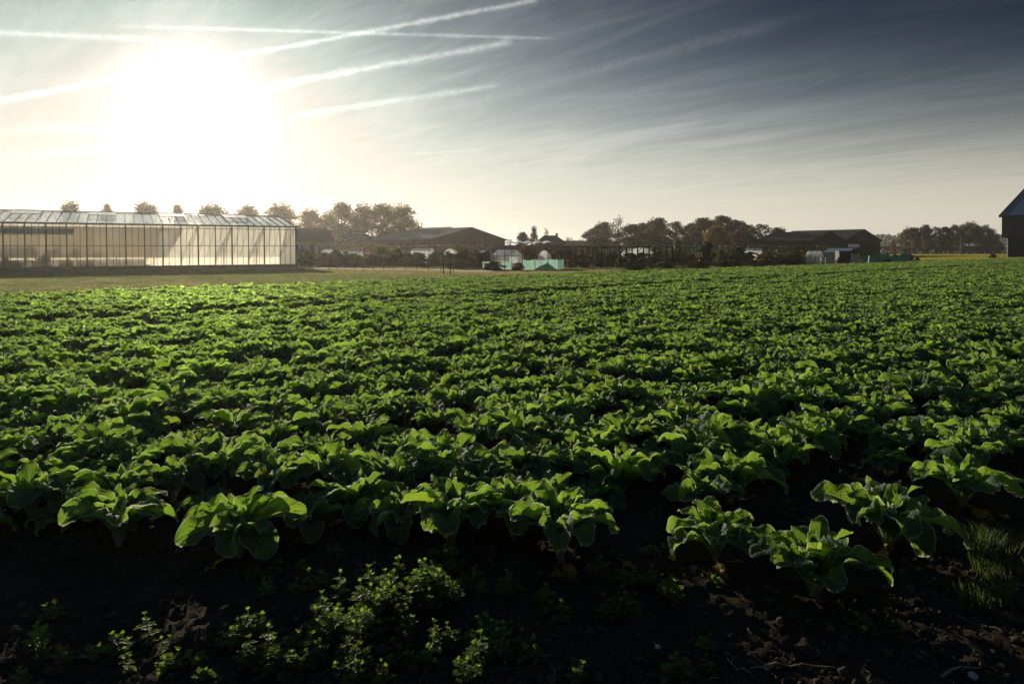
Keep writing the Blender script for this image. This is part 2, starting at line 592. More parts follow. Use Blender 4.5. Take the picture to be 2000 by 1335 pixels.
def cabbage_leaf_material(name, dark, glow, veinc):
    m, N, out = material(name)
    uv = N.new('ShaderNodeUVMap').outputs[0]
    u, v, _ = N.xyz(uv)
    au = N.m('ABSOLUTE', N.m('MULTIPLY_ADD', u, 2.0, -1.0))
    info = N.new('ShaderNodeObjectInfo')
    geo = N.new('ShaderNodeNewGeometry')
    isl = geo.outputs['Random Per Island']
    pos = N.new('ShaderNodeTexCoord').outputs['Object']
    n = N.noise(pos, 9, 4, 0.6)
    nf = N.noise(pos, 60, 3, 0.6)
    ph = N.m('ADD', N.m('SUBTRACT', N.m('MULTIPLY', v, 7.5), N.m('MULTIPLY', au, 2.1)), N.m('MULTIPLY', N.m('SUBTRACT', n, 0.5), 0.9))
    lat = N.m('POWER', N.m('ABSOLUTE', N.m('COSINE', N.m('MULTIPLY', ph, math.pi))), 26.0)
    lat = N.m('MULTIPLY', lat, N.ramp(au, 1.0, 0.35, 0.0, 0.75))
    mid = N.ramp(N.m('ADD', au, N.m('MULTIPLY', v, 0.05)), 0.06, 0.13, 1.0, 0.0)
    pet = N.ramp(v, 0.24, 0.34, 1.0, 0.0)
    vein = N.m('MAXIMUM', N.m('MAXIMUM', lat, mid), pet)
    k = N.m('ADD', N.m('MULTIPLY_ADD', isl, 0.5, 0.75), N.m('ADD', N.m('MULTIPLY_ADD', n, 0.5, -0.25), N.m('MULTIPLY_ADD', info.outputs['Random'], 0.3, -0.15)))
    fr = N.mix(N.m('MULTIPLY', vein, 0.7), N.v('SCALE', tuple(dark), scale=k), veinc)
    # waxy bloom: a paler, bluer skin in patches
    fr = N.mix(N.m('MULTIPLY', N.ramp(nf, 0.4, 0.75), 0.25), fr, (0.11, 0.15, 0.12))
    # hairs and dew along the margin
    edge = N.m('MULTIPLY', N.ramp(au, 0.87, 1.0), N.ramp(v, 0.3, 0.4))
    edge = N.m('MAXIMUM', edge, N.ramp(v, 0.965, 1.0))
    fr = N.mix(N.m('MULTIPLY', edge, 0.5), fr, (0.55, 0.60, 0.50))
    yel = N.ramp(isl, 0.2, 0.95)
    g0 = N.mix(yel, tuple(glow), (glow[0] * 1.2, glow[1] * 1.0, glow[2] * 0.9))
    tr = N.mix(N.m('MULTIPLY', vein, 0.7), N.v('SCALE', g0, scale=k), (0.36, 0.50, 0.13))
    tr = N.mix(N.m('MULTIPLY', edge, 0.8), tr, (0.80, 0.86, 0.62))
    old = N.m('GREATER_THAN', isl, 0.975)          # the odd yellowing leaf
    tr = N.mix(N.m('MULTIPLY', old, 0.75), tr, (0.62, 0.42, 0.03))
    fr = N.mix(N.m('MULTIPLY', old, 0.6), fr, (0.22, 0.17, 0.03))
    vor = N.new('ShaderNodeTexVoronoi')
    vor.inputs['Scale'].default_value = 62
    N.put(vor.inputs['Vector'], pos)
    hgt = N.m('ADD', N.m('MULTIPLY', vein, 0.8), N.m('ADD', N.m('MULTIPLY', n, 0.5), N.m('ADD', N.m('MULTIPLY', vor.outputs['Distance'], -0.4), N.m('MULTIPLY', nf, 0.5))))
    nrm = bump(N, hgt, 0.8, 0.008)
    a = N.shader('ShaderNodeBsdfPrincipled', Base_Color=fr, Roughness=0.6, Specular_IOR_Level=0.16, Sheen_Weight=0.10, Sheen_Roughness=0.4, Normal=nrm)
    b = N.shader('ShaderNodeBsdfTranslucent', Color=tr, Normal=nrm)
    f = N.shader('ShaderNodeBsdfRefraction', Color=tr, Normal=nrm, Roughness=0.75, IOR=1.12)
    b = N.mixs(0.2, b, f)
    out(N.mixs(N.m('MULTIPLY_ADD', pet, -0.25, 0.56), a, b))
    return m


M_LEAF = cabbage_leaf_material('cabbage leaf', (0.046, 0.098, 0.042), (0.262, 0.485, 0.034), (0.16, 0.22, 0.12))
M_YEL = leafy('withered yellow leaf', (0.35, 0.22, 0.03), (0.75, 0.42, 0.02), 0.5, 0.3)
M_STEM = plain('pale stalk', (0.16, 0.20, 0.09), 0.6, 0.3, 20)


def cabbage_mesh(seed, loose=0.0):
    rng = random.Random(seed)
    mb = MB()
    n = rng.choice((8, 9, 9))
    o = rng.random() * 6.28
    for i in range(n):
        a = o + i * 6.283 / n + rng.uniform(-.25, .25)
        leaf(mb, rng, (0.02 * math.cos(a), 0.02 * math.sin(a), 0.03), a, rng.uniform(.42, .54), rng.uniform(64, 82) - loose * 10, rng.uniform(-75, 5),
             rng.uniform(.098, .132), rng.uniform(34, 64), tp=rng.uniform(.24, .32), p=rng.uniform(1.4, 2.0), nt=32, nu=8,
             twist=rng.uniform(-.7, .7), ruff=rng.uniform(.010, .024), sway=rng.uniform(-.3, .3))
    n = rng.choice((6, 7, 8))
    o = rng.random() * 6.28
    for i in range(n):
        a = o + i * 6.283 / n + rng.uniform(-.3, .3)
        leaf(mb, rng, (0.015 * math.cos(a), 0.015 * math.sin(a), 0.05), a, rng.uniform(.36, .46), rng.uniform(68, 84), rng.uniform(-20, 40),
             rng.uniform(.075, .105), rng.uniform(36, 68), tp=rng.uniform(.22, .3), p=rng.uniform(1.2, 1.8), nt=22, nu=8,
             twist=rng.uniform(-.9, .9), ruff=rng.uniform(.012, .026), sway=rng.uniform(-.3, .3))
    for i in range(6):
        a = rng.random() * 6.28
        leaf(mb, rng, (0.008 * math.cos(a), 0.008 * math.sin(a), 0.07), a, rng.uniform(.24, .36), rng.uniform(78, 90), rng.uniform(40, 75),
             rng.uniform(.04, .06), rng.uniform(38, 62), tp=.12, p=1.2, nt=14, nu=6, twist=rng.uniform(-1, 1), ruff=.012)
    return mb.mesh('leaves', M_LEAF, True)


def withered_mesh(seed):
    rng = random.Random(seed)
    mb = MB()
    leaf(mb, rng, (0, 0, 0.03), 0, .34, 25, -70, .06, 20, tp=.35, p=1.0, nt=14, nu=6, twist=1.1, ruff=.03, sway=.4)
    return mb.mesh('withered_leaf', M_YEL, True)


def stem_mesh():
    mb = MB()
    mb.tube([(0, 0, -.06), (.004, 0, .02), (0, .004, .08), (0, 0, .13)], [.021, .022, .019, .012], 8)
    return mb.mesh('stem', M_STEM, True)


NVAR = 14
CAB = [cabbage_mesh(100 + i, loose=(i % 3) * 0.5) for i in range(NVAR)]
WITH = [withered_mesh(700 + i) for i in range(3)]
STEM = stem_mesh()


def crop_positions():
    rng = random.Random(5)
    front = [((1590, 1168), 0.98, 2), ((1735, 1075), 1.12, 5), ((1880, 985), 1.0, 7),
             ((1398, 1098), 0.86, 1), ((1095, 1098), 1.12, 3), ((885, 1058), 1.02, 0), ((468, 1080), 1.05, 4), ((232, 1062), 1.02, 6),
             ((700, 1010), 0.9, 8), ((62, 1015), 0.95, 9), ((1425, 985), 1.0, 10), ((1210, 960), 1.05, 11), ((600, 1040), 0.8, 7)]
    CS = 0.71
    pts = []
    for (px, py), s, k in front:
        s *= CS * 1.12
        r = ray(px, py)
        p = Vector((0, 0, CAM_H)) + r * (-CAM_H / r.z)
        pts.append((p.x, p.y, s, k, True))
    fx = [(p[0], p[1]) for p in pts]
    s = ROW0
    while s < S_END:
        if not (TRAM[0] < s < TRAM[1]):
            r0 = max(3.2 - 0.75 * (s - 1.4), -60)
            r = -60 + rng.random() * 0.5
            while r < 190:
                rr = r + rng.uniform(-.07, .07)
                ss = s + rng.uniform(-.06, .06)
                p = U * rr + NV * ss
                r += 0.345
                if -1.2 < p[0] < -.3 and p[1] < 3.82:
                    continue
                if p[1] < (3.52 if p[0] < .5 else 3.95) + 0.10 * math.sin(p[0] * 2.1) or p[1] > 175:
                    continue
                if abs(p[0] - 0.1 * p[1]) > 0.90 * p[1] + 1.2:
                    continue
                if abs(s - ROW0) < .1 and rr < 5.3:
                    continue
                if abs(s - ROW0 - ROW) < .1 and rr < 5.0:
                    continue
                if min((p[0] - a) ** 2 + (p[1] - b) ** 2 for a, b in fx) < 0.06:
                    continue
                if rng.random() < 0.03:
                    continue
                pts.append((p[0], p[1], CS * rng.choice((.66, .85, .95, 1.0, 1.06, 1.12, 1.24)) * rng.uniform(.94, 1.06), rng.randrange(NVAR), False))
        s += ROW
    return pts


FRONT_LABELS = [
    'nearest cabbage plant with a big glowing round leaf, at the end of the outermost row',
    'large cabbage plant directly behind the nearest one, a yellow leaf at its foot',
    'third cabbage plant along the outermost row, beside the grass tufts',
    'small low cabbage plant with a yellow leaf, standing alone on bare soil',
    'broad sprawling cabbage plant with drooping leaves, left of the small lone one',
    'cabbage plant with yellow leaves at its foot, just behind the big nettle clump',
    'front cabbage plant with pale stalks and a dry leaf, left of the nettle clump',
    'wide open cabbage plant at the front, second from the left photo edge',
    'cabbage plant set slightly back, straight behind the big nettle clump',
    'cabbage plant cut by the left edge of the photo at the front of the crop',
    'cabbage plant at the near end of its row, behind the small lone plant',
    'cabbage plant behind the broad sprawling one at the front',
    'small cabbage plant squeezed in left of the one behind the nettle clump']


def build_crop():
    rng = random.Random(11)
    pts = crop_positions()

    def visible(p):
        return p[1] > 0 and abs(p[0]) < 0.77 * p[1] + 0.25
    order = sorted(range(len(pts)), key=lambda i: (not pts[i][4], not visible(pts[i]), pts[i][0] ** 2 + pts[i][1] ** 2))
    rest = [[], [], [], []]
    proto = {}
    for rank, i in enumerate(order):
        x, y, s, k, front = pts[i]
        rz = rng.random() * 6.283
        z = soil_h(x, y) - 0.01
        if rank < 296:
            if front:
                lab = FRONT_LABELS[i]
            else:
                lab = 'green cabbage plant with arching leaves crowded among its like in the near rows'
            yellow = (front and i in (1, 3, 4, 5, 6)) or rng.random() < 0.06
            o = proto.get(k)
            if o is None:
                o = proto[k] = thing('cabbage_plant', (x, y, z), lab, 'cabbage plant', 'cabbage plants in the near rows', rz)
                o.scale = (s,) * 3
                link('leaves', CAB[k], o)
                link('stem', STEM, o)
            else:
                o = copy_tree(o, (x, y, z), rz, s, lab)
                for c in list(o.children):
                    if c.name.startswith('withered'):
                        bpy.data.objects.remove(c)
            if yellow:
                wl = tag(link('withered_leaf', WITH[rank % 3], o), 'yellowed withered leaf hanging at the foot of the plant')
                wl.rotation_euler = (0, 0, -rz - R(rng.uniform(20, 160)))
        else:
            rest[0].append((x, y, z))
            rest[1].append((rng.uniform(-.08, .08), rng.uniform(-.08, .08), rz))
            rest[2].append(s)
            rest[3].append(k)
    print('plants', len(pts), 'individual', min(296, len(pts)))
    points_object('cabbage_crop', *rest, kit('cabbage_kit', CAB), 'dense green cabbage rows running across the field towards the horizon')


build_crop()

# ------------------------------------------------------------------ weeds, crumbs and straw on the bare soil
M_WEED = leafy('nettle leaf', (0.045, 0.085, 0.026), (0.27, 0.44, 0.045), 0.55, 0.45, 0.6, 0.25)
M_GRASS = leafy('grass blade', (0.045, 0.075, 0.028), (0.27, 0.34, 0.10), 0.5, 0.5)
M_TUFT = leafy('field grass blade', (0.03, 0.05, 0.016), (0.12, 0.19, 0.03), 0.5, 0.5)
M_STRAW = plain('dry straw', (0.20, 0.155, 0.09), 0.8, 0.4, 30)


def weed_mesh(seed, h, pairs):
    rng = random.Random(seed)
    mb = MB()
    for st in range(rng.choice((2, 3, 3, 4))):
        a0 = rng.random() * 6.28
        lean = rng.uniform(.05, .5)
        hh = h * rng.uniform(.6, 1.0)
        pts, pos = [], Vector((rng.uniform(-.03, .03), rng.uniform(-.03, .03), -.01))
        for i in range(pairs + 1):
            pts.append(pos.copy())
            pos += Vector((math.cos(a0) * lean, math.sin(a0) * lean, 1.0)).normalized() * hh / pairs
        mb.tube(pts, [.0035 * (1 - .6 * i / pairs) for i in range(len(pts))], 4, False)
        for i in range(1, pairs + 1):
            f = i / pairs
            ll = .018 + .036 * math.sin(math.pi * min(1, f * .85 + .1))
            tiers = 2 if i < pairs else 5
            for k in range(tiers):
                a = a0 + i * 1.57 + k * 6.283 / tiers + rng.uniform(-.3, .3)
                el = R(rng.uniform(-15, 35) if i < pairs else rng.uniform(25, 70))
                d = Vector((math.cos(a) * math.cos(el), math.sin(a) * math.cos(el), math.sin(el)))
                s = Vector((-math.sin(a), math.cos(a), 0))
                L = ll * rng.uniform(.8, 1.2)
                w = L * .36
                b = pts[i]
                dn = Vector((0, 0, -L * .18))
                P = [b, b + d * L * .22 + s * w * .75, b + d * L * .36 + s * w * .7, b + d * L * .45 + s * w, b + d * L * .6 + s * w * .6, b + d * L * .7 + s * w * .62 + dn * .4, b + d * L + dn,
                     b + d * L * .7 - s * w * .62 + dn * .4, b + d * L * .6 - s * w * .6, b + d * L * .45 - s * w, b + d * L * .36 - s * w * .7, b + d * L * .22 - s * w * .75, b + d * L * .5 - Vector((0, 0, w * .3))]
                mb.add(P, [(12, i0, i0 + 1) for i0 in range(0, 11)] + [(12, 11, 0)])
    return mb.mesh('weed', M_WEED)


def tuft_mesh(seed, n, h, r, w=0.004, bend=0.6, mat=None):
    rng = random.Random(seed)
    mb = MB()
    for i in range(n):
        a, rr = rng.random() * 6.28, r * math.sqrt(rng.random())
        b = Vector((math.cos(a) * rr, math.sin(a) * rr, 0))
        a2 = rng.random() * 6.28
        L = h * rng.uniform(.5, 1.1)
        bd = bend * rng.uniform(.3, 1.2)
        s = Vector((-math.sin(a2), math.cos(a2), 0)) * w
        o = Vector((math.cos(a2), math.sin(a2), 0))
        p1 = b + Vector((0, 0, L * .55)) + o * L * bd * .3
        p2 = b + Vector((0, 0, L * (1 - .35 * bd))) + o * L * bd * .9
        mb.add((b - s, b + s, p1 + s * .8, p1 - s * .8, p2), ((0, 1, 2, 3), (3, 2, 4)))
    return mb.mesh('tuft', mat or M_GRASS)


def ground_pt(px, py):
    r = ray(px, py)
    p = Vector((0, 0, CAM_H)) + r * (-CAM_H / r.z)
    p.z = soil_h(p.x, p.y)
    return p


def build_weeds():
    rng = random.Random(21)
    kinds = [weed_mesh(40 + i, (.07, .11, .15, .09, .175, .055)[i], (4, 5, 6, 4, 7, 3)[i]) for i in range(6)]
    protos = {}

    def put(px, py, k, s, label, group=None):
        p = ground_pt(px, py)
        rz = rng.random() * 6.28
        if k in protos:
            o = protos[k].copy()
            sc.collection.objects.link(o)
        else:
            o = protos[k] = link('nettle_weed', kinds[k])
        o.location, o.rotation_euler, o.scale = p, (0, 0, rz), (s,) * 3
        tag(o, label, 'weed', group)
        if group is None and 'group' in o:
            del o['group']
        return o
    clump = 'leafy nettle weed inside the dense clump on the soil at the middle of the foreground'
    for i in range(24):
        u, v = rng.gauss(0, 1), rng.gauss(0, 1)
        put(705 + u * 52, 1222 + v * 26 - u * 8, rng.choice((1, 2, 3, 4)), rng.uniform(.8, 1.2), clump, 'nettles in the dense clump')
    for i in range(20):
        put(812 + rng.gauss(0, 34), 1172 + rng.gauss(0, 13), rng.choice((1, 2, 4)), rng.uniform(.8, 1.2), clump, 'nettles in the dense clump')
    low = 'nettle weed scattered low along the bottom edge of the dark soil'
    for i in range(44):
        px = rng.choice((rng.uniform(380, 940), rng.uniform(420, 760), rng.uniform(0, 500)))
        put(px, rng.uniform(1255, 1340), rng.choice((0, 1, 2, 3, 5)), rng.uniform(.6, 1.0), low, 'nettles along the bottom edge')
    thin = 'small nettle weed growing thinly on dark soil before the front cabbages'
    for i in range(34):
        px = rng.choice((rng.uniform(500, 1000), rng.uniform(480, 900), rng.uniform(1150, 1320)))
        put(px, rng.uniform(1050, 1190), rng.choice((0, 3, 5, 1)), rng.uniform(.6, 1.05), thin, 'nettles before the front cabbages')
    mid = 'small nettle weed standing apart on the open soil between clump and lone cabbage'
    for px, py in ((900, 1290), (880, 1262), (935, 1300), (1075, 1225), (1060, 1205), (1100, 1200), (1180, 1215), (1205, 1200), (1240, 1205), (980, 1285), (1020, 1280), (1050, 1290), (1120, 1330), (1340, 1330), (1700, 1240), (1745, 1260), (1225, 1150), (1275, 1150), (1250, 1140)):
        put(px + rng.uniform(-6, 6), py, rng.choice((0, 1, 2, 3)), rng.uniform(.7, 1.05), mid, 'nettles on the open soil')
    for i in range(26):
        put(rng.uniform(560, 1420), rng.uniform(1130, 1330), rng.choice((0, 3, 5, 1)), rng.uniform(.55, .95), mid, 'nettles on the open soil')
    put(110, 1200, 3, 1.0, 'pale small nettle weed alone on the dark soil below the second front cabbage', None)
    put(75, 1265, 1, .9, 'nettle weed with yellowish leaves near the bottom corner under the lone pale one', None)
    put(1548, 1018, 2, .9, 'upright nettle weed in the soil gap behind the small lone cabbage', None)
    put(1585, 1035, 0, .9, 'tiny nettle weed beside the upright one in the soil gap', None)
    put(1320, 1325, 0, 1.0, 'small nettle weed alone at the bottom of the soil below the small cabbage', None)
    # grass at the outer edge of the field
    tk = [tuft_mesh(60 + i, 30, .17, .06, .0022, 1.2, M_TUFT) for i in range(3)]
    for i in range(26):
        px, py = (rng.uniform(1905, 2010), rng.uniform(1040, 1150)) if i < 20 else (rng.uniform(1880, 2000), rng.uniform(1130, 1200))
        o = link('grass_tuft', tk[i % 3])
        o.location = ground_pt(px, py)
        o.rotation_euler = (0, 0, rng.random() * 6.28)
        o.scale = (rng.uniform(.5, 1.1),) * 3
        tag(o, 'wispy green grass tuft on the soil beside the outermost cabbage row', 'grass tuft', 'grass tufts at the field edge')
    # soil crumbs
    lumps = []
    m = plain('soil crumb', (0.064, 0.047, 0.032), 1.0, 0.5, 40, 0.08)
    for k in range(7):
        r2 = random.Random(k)
        mb = MB()
        off = Vector((r2.random() * 50, r2.random() * 50, r2.random() * 50))
        n1, n2 = 9, 6
        vs = [(0, 0, 1)]
        for i in range(1, n2):
            for j in range(n1):
                th, ph = math.pi * i / n2, 2 * math.pi * j / n1 + i * .3
                vs.append((math.sin(th) * math.cos(ph), math.sin(th) * math.sin(ph), math.cos(th)))
        vs.append((0, 0, -1))
        vs = [Vector(p) * (1 + .55 * mnoise.noise(Vector(p) * 1.3 + off) + .3 * mnoise.noise(Vector(p) * 3.1 + off)) for p in vs]
        vs = [(p.x, p.y, p.z * .7) for p in vs]
        fs = [(0, 1 + j, 1 + (j + 1) % n1) for j in range(n1)]
        for i in range(n2 - 2):
            fs += [(1 + i * n1 + j, 1 + (i + 1) * n1 + j, 1 + (i + 1) * n1 + (j + 1) % n1, 1 + i * n1 + (j + 1) % n1) for j in range(n1)]
        e = len(vs) - 1
        fs += [(e, e - n1 + (j + 1) % n1, e - n1 + j) for j in range(n1)]
        mb.add(vs, fs)
        lumps.append(mb.mesh('crumb', m, k % 2 == 0))
    co, rot, scl, idx = [], [], [], []
    for i in range(26000):
        y = 1.95 + 4.6 * rng.random() ** 1.7
        x = rng.uniform(-.82, .82) * y
        q = rng.random()
        if fbm(x + 3, y, 1.6, 3) + rng.uniform(-.35, .35) < -.1:
            continue
        sz = .003 + .006 * q + (.014 * rng.random() if q > .92 else 0)
        co.append((x, y, soil_h(x, y) + sz * .2))
        rot.append((rng.random() * 6, rng.random() * 6, rng.random() * 6))
        scl.append(sz)
        idx.append(rng.randrange(7))
    points_object('soil_crumbs', co, rot, scl, idx, kit('crumb_kit', lumps), 'loose dark crumbs and clods of soil strewn over the bare ground')
    # chaff
    ch = []
    for k in range(4):
        r2 = random.Random(90 + k)
        mb = MB()
        L = 1.0
        mb.tube([(-.5, 0, 0), (-.1, r2.uniform(-.1, .1), .04), (.5, r2.uniform(-.1, .1), 0)], [.035, .05, .02], 4)
        ch.append(mb.mesh('chaff', M_STRAW))
    co, rot, scl, idx = [], [], [], []
    for i in range(900):
        y = 1.95 + 3.5 * rng.random() ** 1.6
        x = rng.uniform(-.3, .82) * y
        co.append((x, y, soil_h(x, y) + .004))
        rot.append((0, rng.uniform(-.2, .2), rng.random() * 6))
        scl.append(rng.uniform(.012, .045))
        idx.append(rng.randrange(4))
    points_object('straw_chaff', co, rot, scl, idx, kit('chaff_kit', ch), 'scattered bits of pale straw on the dark soil')
    for i, (a, b, bow, r, lab) in enumerate((((1465, 1305), (1645, 1318), 8, .004, 'long thin bent straw stalk lying on the soil under the nearest cabbage'),
                                             ((1838, 1332), (1925, 1310), 3, .006, 'pale broken stick lying on the soil at the bottom right corner'),
                                             ((1868, 1207), (1958, 1250), 5, .0025, 'thin dry stalk lying on dark soil below the grass tufts'),
                                             ((1420, 1290), (1470, 1325), -4, .004, 'short dry stalk lying across the end of the long bent straw'))):
        pts = []
        for k in range(8):
            f = k / 7
            p = ground_pt(a[0] + (b[0] - a[0]) * f, a[1] + (b[1] - a[1]) * f - bow * math.sin(f * 3.14))
            p.z += .008
            pts.append(p)
        mb = MB()
        mb.tube(pts, [r * (1 - .5 * k / 7) for k in range(8)], 6)
        tag(mb.build('dry_stalk', M_STRAW), lab, 'stalk')
    # a few fallen leaves
    for px, py, rz, s, lab in ((1745, 1122, 2.2, .5, 'orange-yellow fallen leaf on the soil beside the second outer cabbage'),
                               (1812, 1140, .4, .28, 'small yellow fallen leaf on bare dark soil below the outermost row'),
                               (1452, 1098, 3.0, .4, 'curled yellow leaf lying right of the small lone cabbage'),
                               (1375, 1122, 4.1, .3, 'yellow leaf lying left of the small lone cabbage'),
                               (835, 1050, 1.0, .42, 'yellow leaf lying under the cabbage behind the big nettle clump'),
                               (430, 1102, 2.9, .34, 'dry tan leaf lying at the foot of the pale-stalked front cabbage'),
                               (1090, 1110, 4.5, .5, 'bright yellow leaf lying in front of the broad sprawling cabbage'),
                               (1205, 1095, 5.2, .5, 'yellow-spotted leaf lying right of the broad sprawling cabbage')):
        o = link('fallen_leaf', WITH[int(px) % 3])
        o.location = ground_pt(px, py)
        o.location.z -= .02 * s
        o.rotation_euler = (0, 0, rz)
        o.scale = (s,) * 3
        tag(o, lab, 'leaf')
    for px, py, s, lab in ((985, 1292, .014, 'small pale pebble on the soil at the bottom middle'), (1285, 1262, .014, 'small whitish stone on dark soil below the small lone cabbage'),
                           (1938, 1283, .010, 'tiny pale pebble near the bottom right stick'), (1900, 1330, .02, 'flat pale stone at the bottom right corner by the stick')):
        o = link('pebble', lumps[1].copy())
        o.data.materials.clear()
        o.data.materials.append(M_PEB)
        o.location = ground_pt(px, py) + Vector((0, 0, s * .4))
        o.scale = (s, s, s * .8)
        tag(o, lab, 'pebble')


M_PEB = plain('pale stone', (0.33, 0.31, 0.28), 0.8, 0.2, 30)
build_weeds()

# ------------------------------------------------------------------ trees and shrubs
M_OLIVE = leafy('dark olive foliage', (0.040, 0.046, 0.018), (0.13, 0.12, 0.025), 0.35, 0.5)
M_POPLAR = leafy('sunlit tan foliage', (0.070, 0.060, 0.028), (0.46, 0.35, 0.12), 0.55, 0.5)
M_YELLOW = leafy('yellow autumn foliage', (0.10, 0.07, 0.016), (0.28, 0.17, 0.02), 0.45, 0.45)
M_RUST = leafy('rusty autumn foliage', (0.075, 0.042, 0.018), (0.17, 0.08, 0.025), 0.42, 0.45)
M_BROWN = leafy('brown dry foliage', (0.085, 0.062, 0.03), (0.22, 0.15, 0.045), 0.4, 0.5)
M_GREEN = leafy('green shrub foliage', (0.035, 0.06, 0.018), (0.14, 0.20, 0.03), 0.42, 0.5)
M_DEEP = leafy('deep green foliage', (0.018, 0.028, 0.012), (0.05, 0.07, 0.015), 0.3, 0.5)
M_BARK = plain('bark', (0.055, 0.045, 0.035), 0.9, 0.35, 6, 0.1)


def rnd_dir(rng):
    while True:
        v = Vector((rng.uniform(-1, 1), rng.uniform(-1, 1), rng.uniform(-1, 1)))
        if 0.05 < v.length < 1:
            return v.normalized()


def leaf_quad(mb, rng, p, s):
    a = rnd_dir(rng)
    b = a.orthogonal().normalized()
    b = Matrix.Rotation(rng.random() * 6.28, 3, a) @ b
    c = a.cross(b)
    w = s * .55
    mb.add((p - b * s, p + c * w - b * s * .1, p + b * s, p - c * w - b * s * .1), ((0, 1, 2, 3),))


def tree_mesh(seed, shape='round', n=5200, size=.021, clumps=52, z0=.18, rad=.36, gap=.5):
    """unit-height tree: (crown mesh, trunk mesh)"""
    rng = random.Random(seed)
    cr, tr = MB(), MB()
    cs = []
    for i in range(clumps):
        f = (i + rng.random()) / clumps
        z = z0 + (0.97 - z0) * f
        if shape == 'conifer':
            rr = rad * (1 - f) ** .9 + .02
        elif shape == 'poplar':
            rr = rad * (math.sin(math.pi * (f * .86 + .1)) ** .6)
        elif shape == 'bush':
            rr = rad * (1 - f ** 2.2) ** .5
        elif shape == 'umbrella':
            rr = rad * (0.35 + .65 * math.sin(math.pi * min(1, f * .75 + .18)))
        else:
            rr = rad * max(.12, math.sin(math.pi * (f * .8 + .14))) ** .75
        a = rng.random() * 6.28
        q = math.sqrt(rng.random()) * rng.uniform(.7, 1.0)
        c = Vector((math.cos(a) * rr * q, math.sin(a) * rr * q, z))
        cs.append((c, rng.uniform(.075, .135) * (1.3 if q < .5 else 1) * (rad / .36) ** .5))
    for c, r in cs:
        k = int(n / clumps * (r / .10) ** 1.6)
        for j in range(k):
            v = rnd_dir(rng) * r * rng.random() ** gap
            v.z *= .8
            leaf_quad(cr, rng, c + v, size * rng.uniform(.6, 1.35))
    lean = rng.uniform(-.03, .03)
    if shape != 'bush':
        tr.tube([(0, 0, -.02), (lean * .3, 0, .2), (lean, 0, .5), (lean, lean, .86)], [.022, .017, .011, .003], 7)
    for c, r in cs:
        if rng.random() < (.8 if shape != 'bush' else .6):
            zb = max(.05, c.z - rng.uniform(.08, .25)) if shape != 'bush' else 0.0
            b = Vector((lean * zb * 1.6, 0, zb)) if shape != 'bush' else Vector((c.x * .2, c.y * .2, 0))
            mid = (b + c) / 2 + Vector((0, 0, .02))
            tr.tube([b, mid, c], [.007, .005, .002], 4, False)
    return cr.mesh('crown', M_OLIVE), tr.mesh('trunk', M_BARK, True)


TREES = {
    'round': [tree_mesh(1, 'round'), tree_mesh(2, 'round', clumps=46), tree_mesh(3, 'round', clumps=60, rad=.42), tree_mesh(4, 'round', n=3000, clumps=36)],
    'poplar': [tree_mesh(11, 'poplar', z0=.12, rad=.26, n=5200, clumps=56), tree_mesh(12, 'poplar', z0=.15, rad=.29, n=4200), tree_mesh(13, 'poplar', z0=.1, rad=.24, n=3600, clumps=46)],
    'umbrella': [tree_mesh(21, 'umbrella', z0=.34, rad=.42, n=3400, clumps=46), tree_mesh(22, 'umbrella', z0=.4, rad=.45, n=3600, clumps=36)],
    'conifer': [tree_mesh(31, 'conifer', z0=.1, rad=.24, n=2400, clumps=40)],
    'bush': [tree_mesh(41, 'bush', z0=.1, rad=.55, n=2200, size=.045, clumps=34), tree_mesh(42, 'bush', z0=.06, rad=.5, n=1800, size=.05, clumps=28),
             tree_mesh(43, 'bush', z0=.1, rad=.6, n=1500, size=.04, clumps=30), tree_mesh(44, 'bush', z0=.05, rad=.45, n=1700, size=.03, clumps=46)],
    'sparse': [tree_mesh(51, 'round', n=800, size=.02, clumps=30, z0=.2, rad=.34), tree_mesh(52, 'poplar', n=700, size=.02, clumps=26, z0=.1, rad=.22)],
}
WID = {'round': .58, 'poplar': .42, 'umbrella': .74, 'conifer': .42, 'bush': .95, 'sparse': .58}
TR = random.Random(77)


def tree(name, kind, k, px, ytop, wpx, d, mat, label, cat='tree', group=None):
    top = at(px, ytop, d)
    h = top.z
    w = wpx * d / F
    o = thing(name, (top.x, d, 0), label, cat, group, TR.random() * 6.28)
    sx = w / WID[kind]
    o.scale = (sx, sx, h)
    cm, tm = TREES[kind][k % len(TREES[kind])]
    c = link('foliage' if kind == 'bush' else 'crown', cm, o)
    c.material_slots[0].link = 'OBJECT'
    c.material_slots[0].material = mat
    link('branches' if kind == 'bush' else 'trunk', tm, o)
    return o


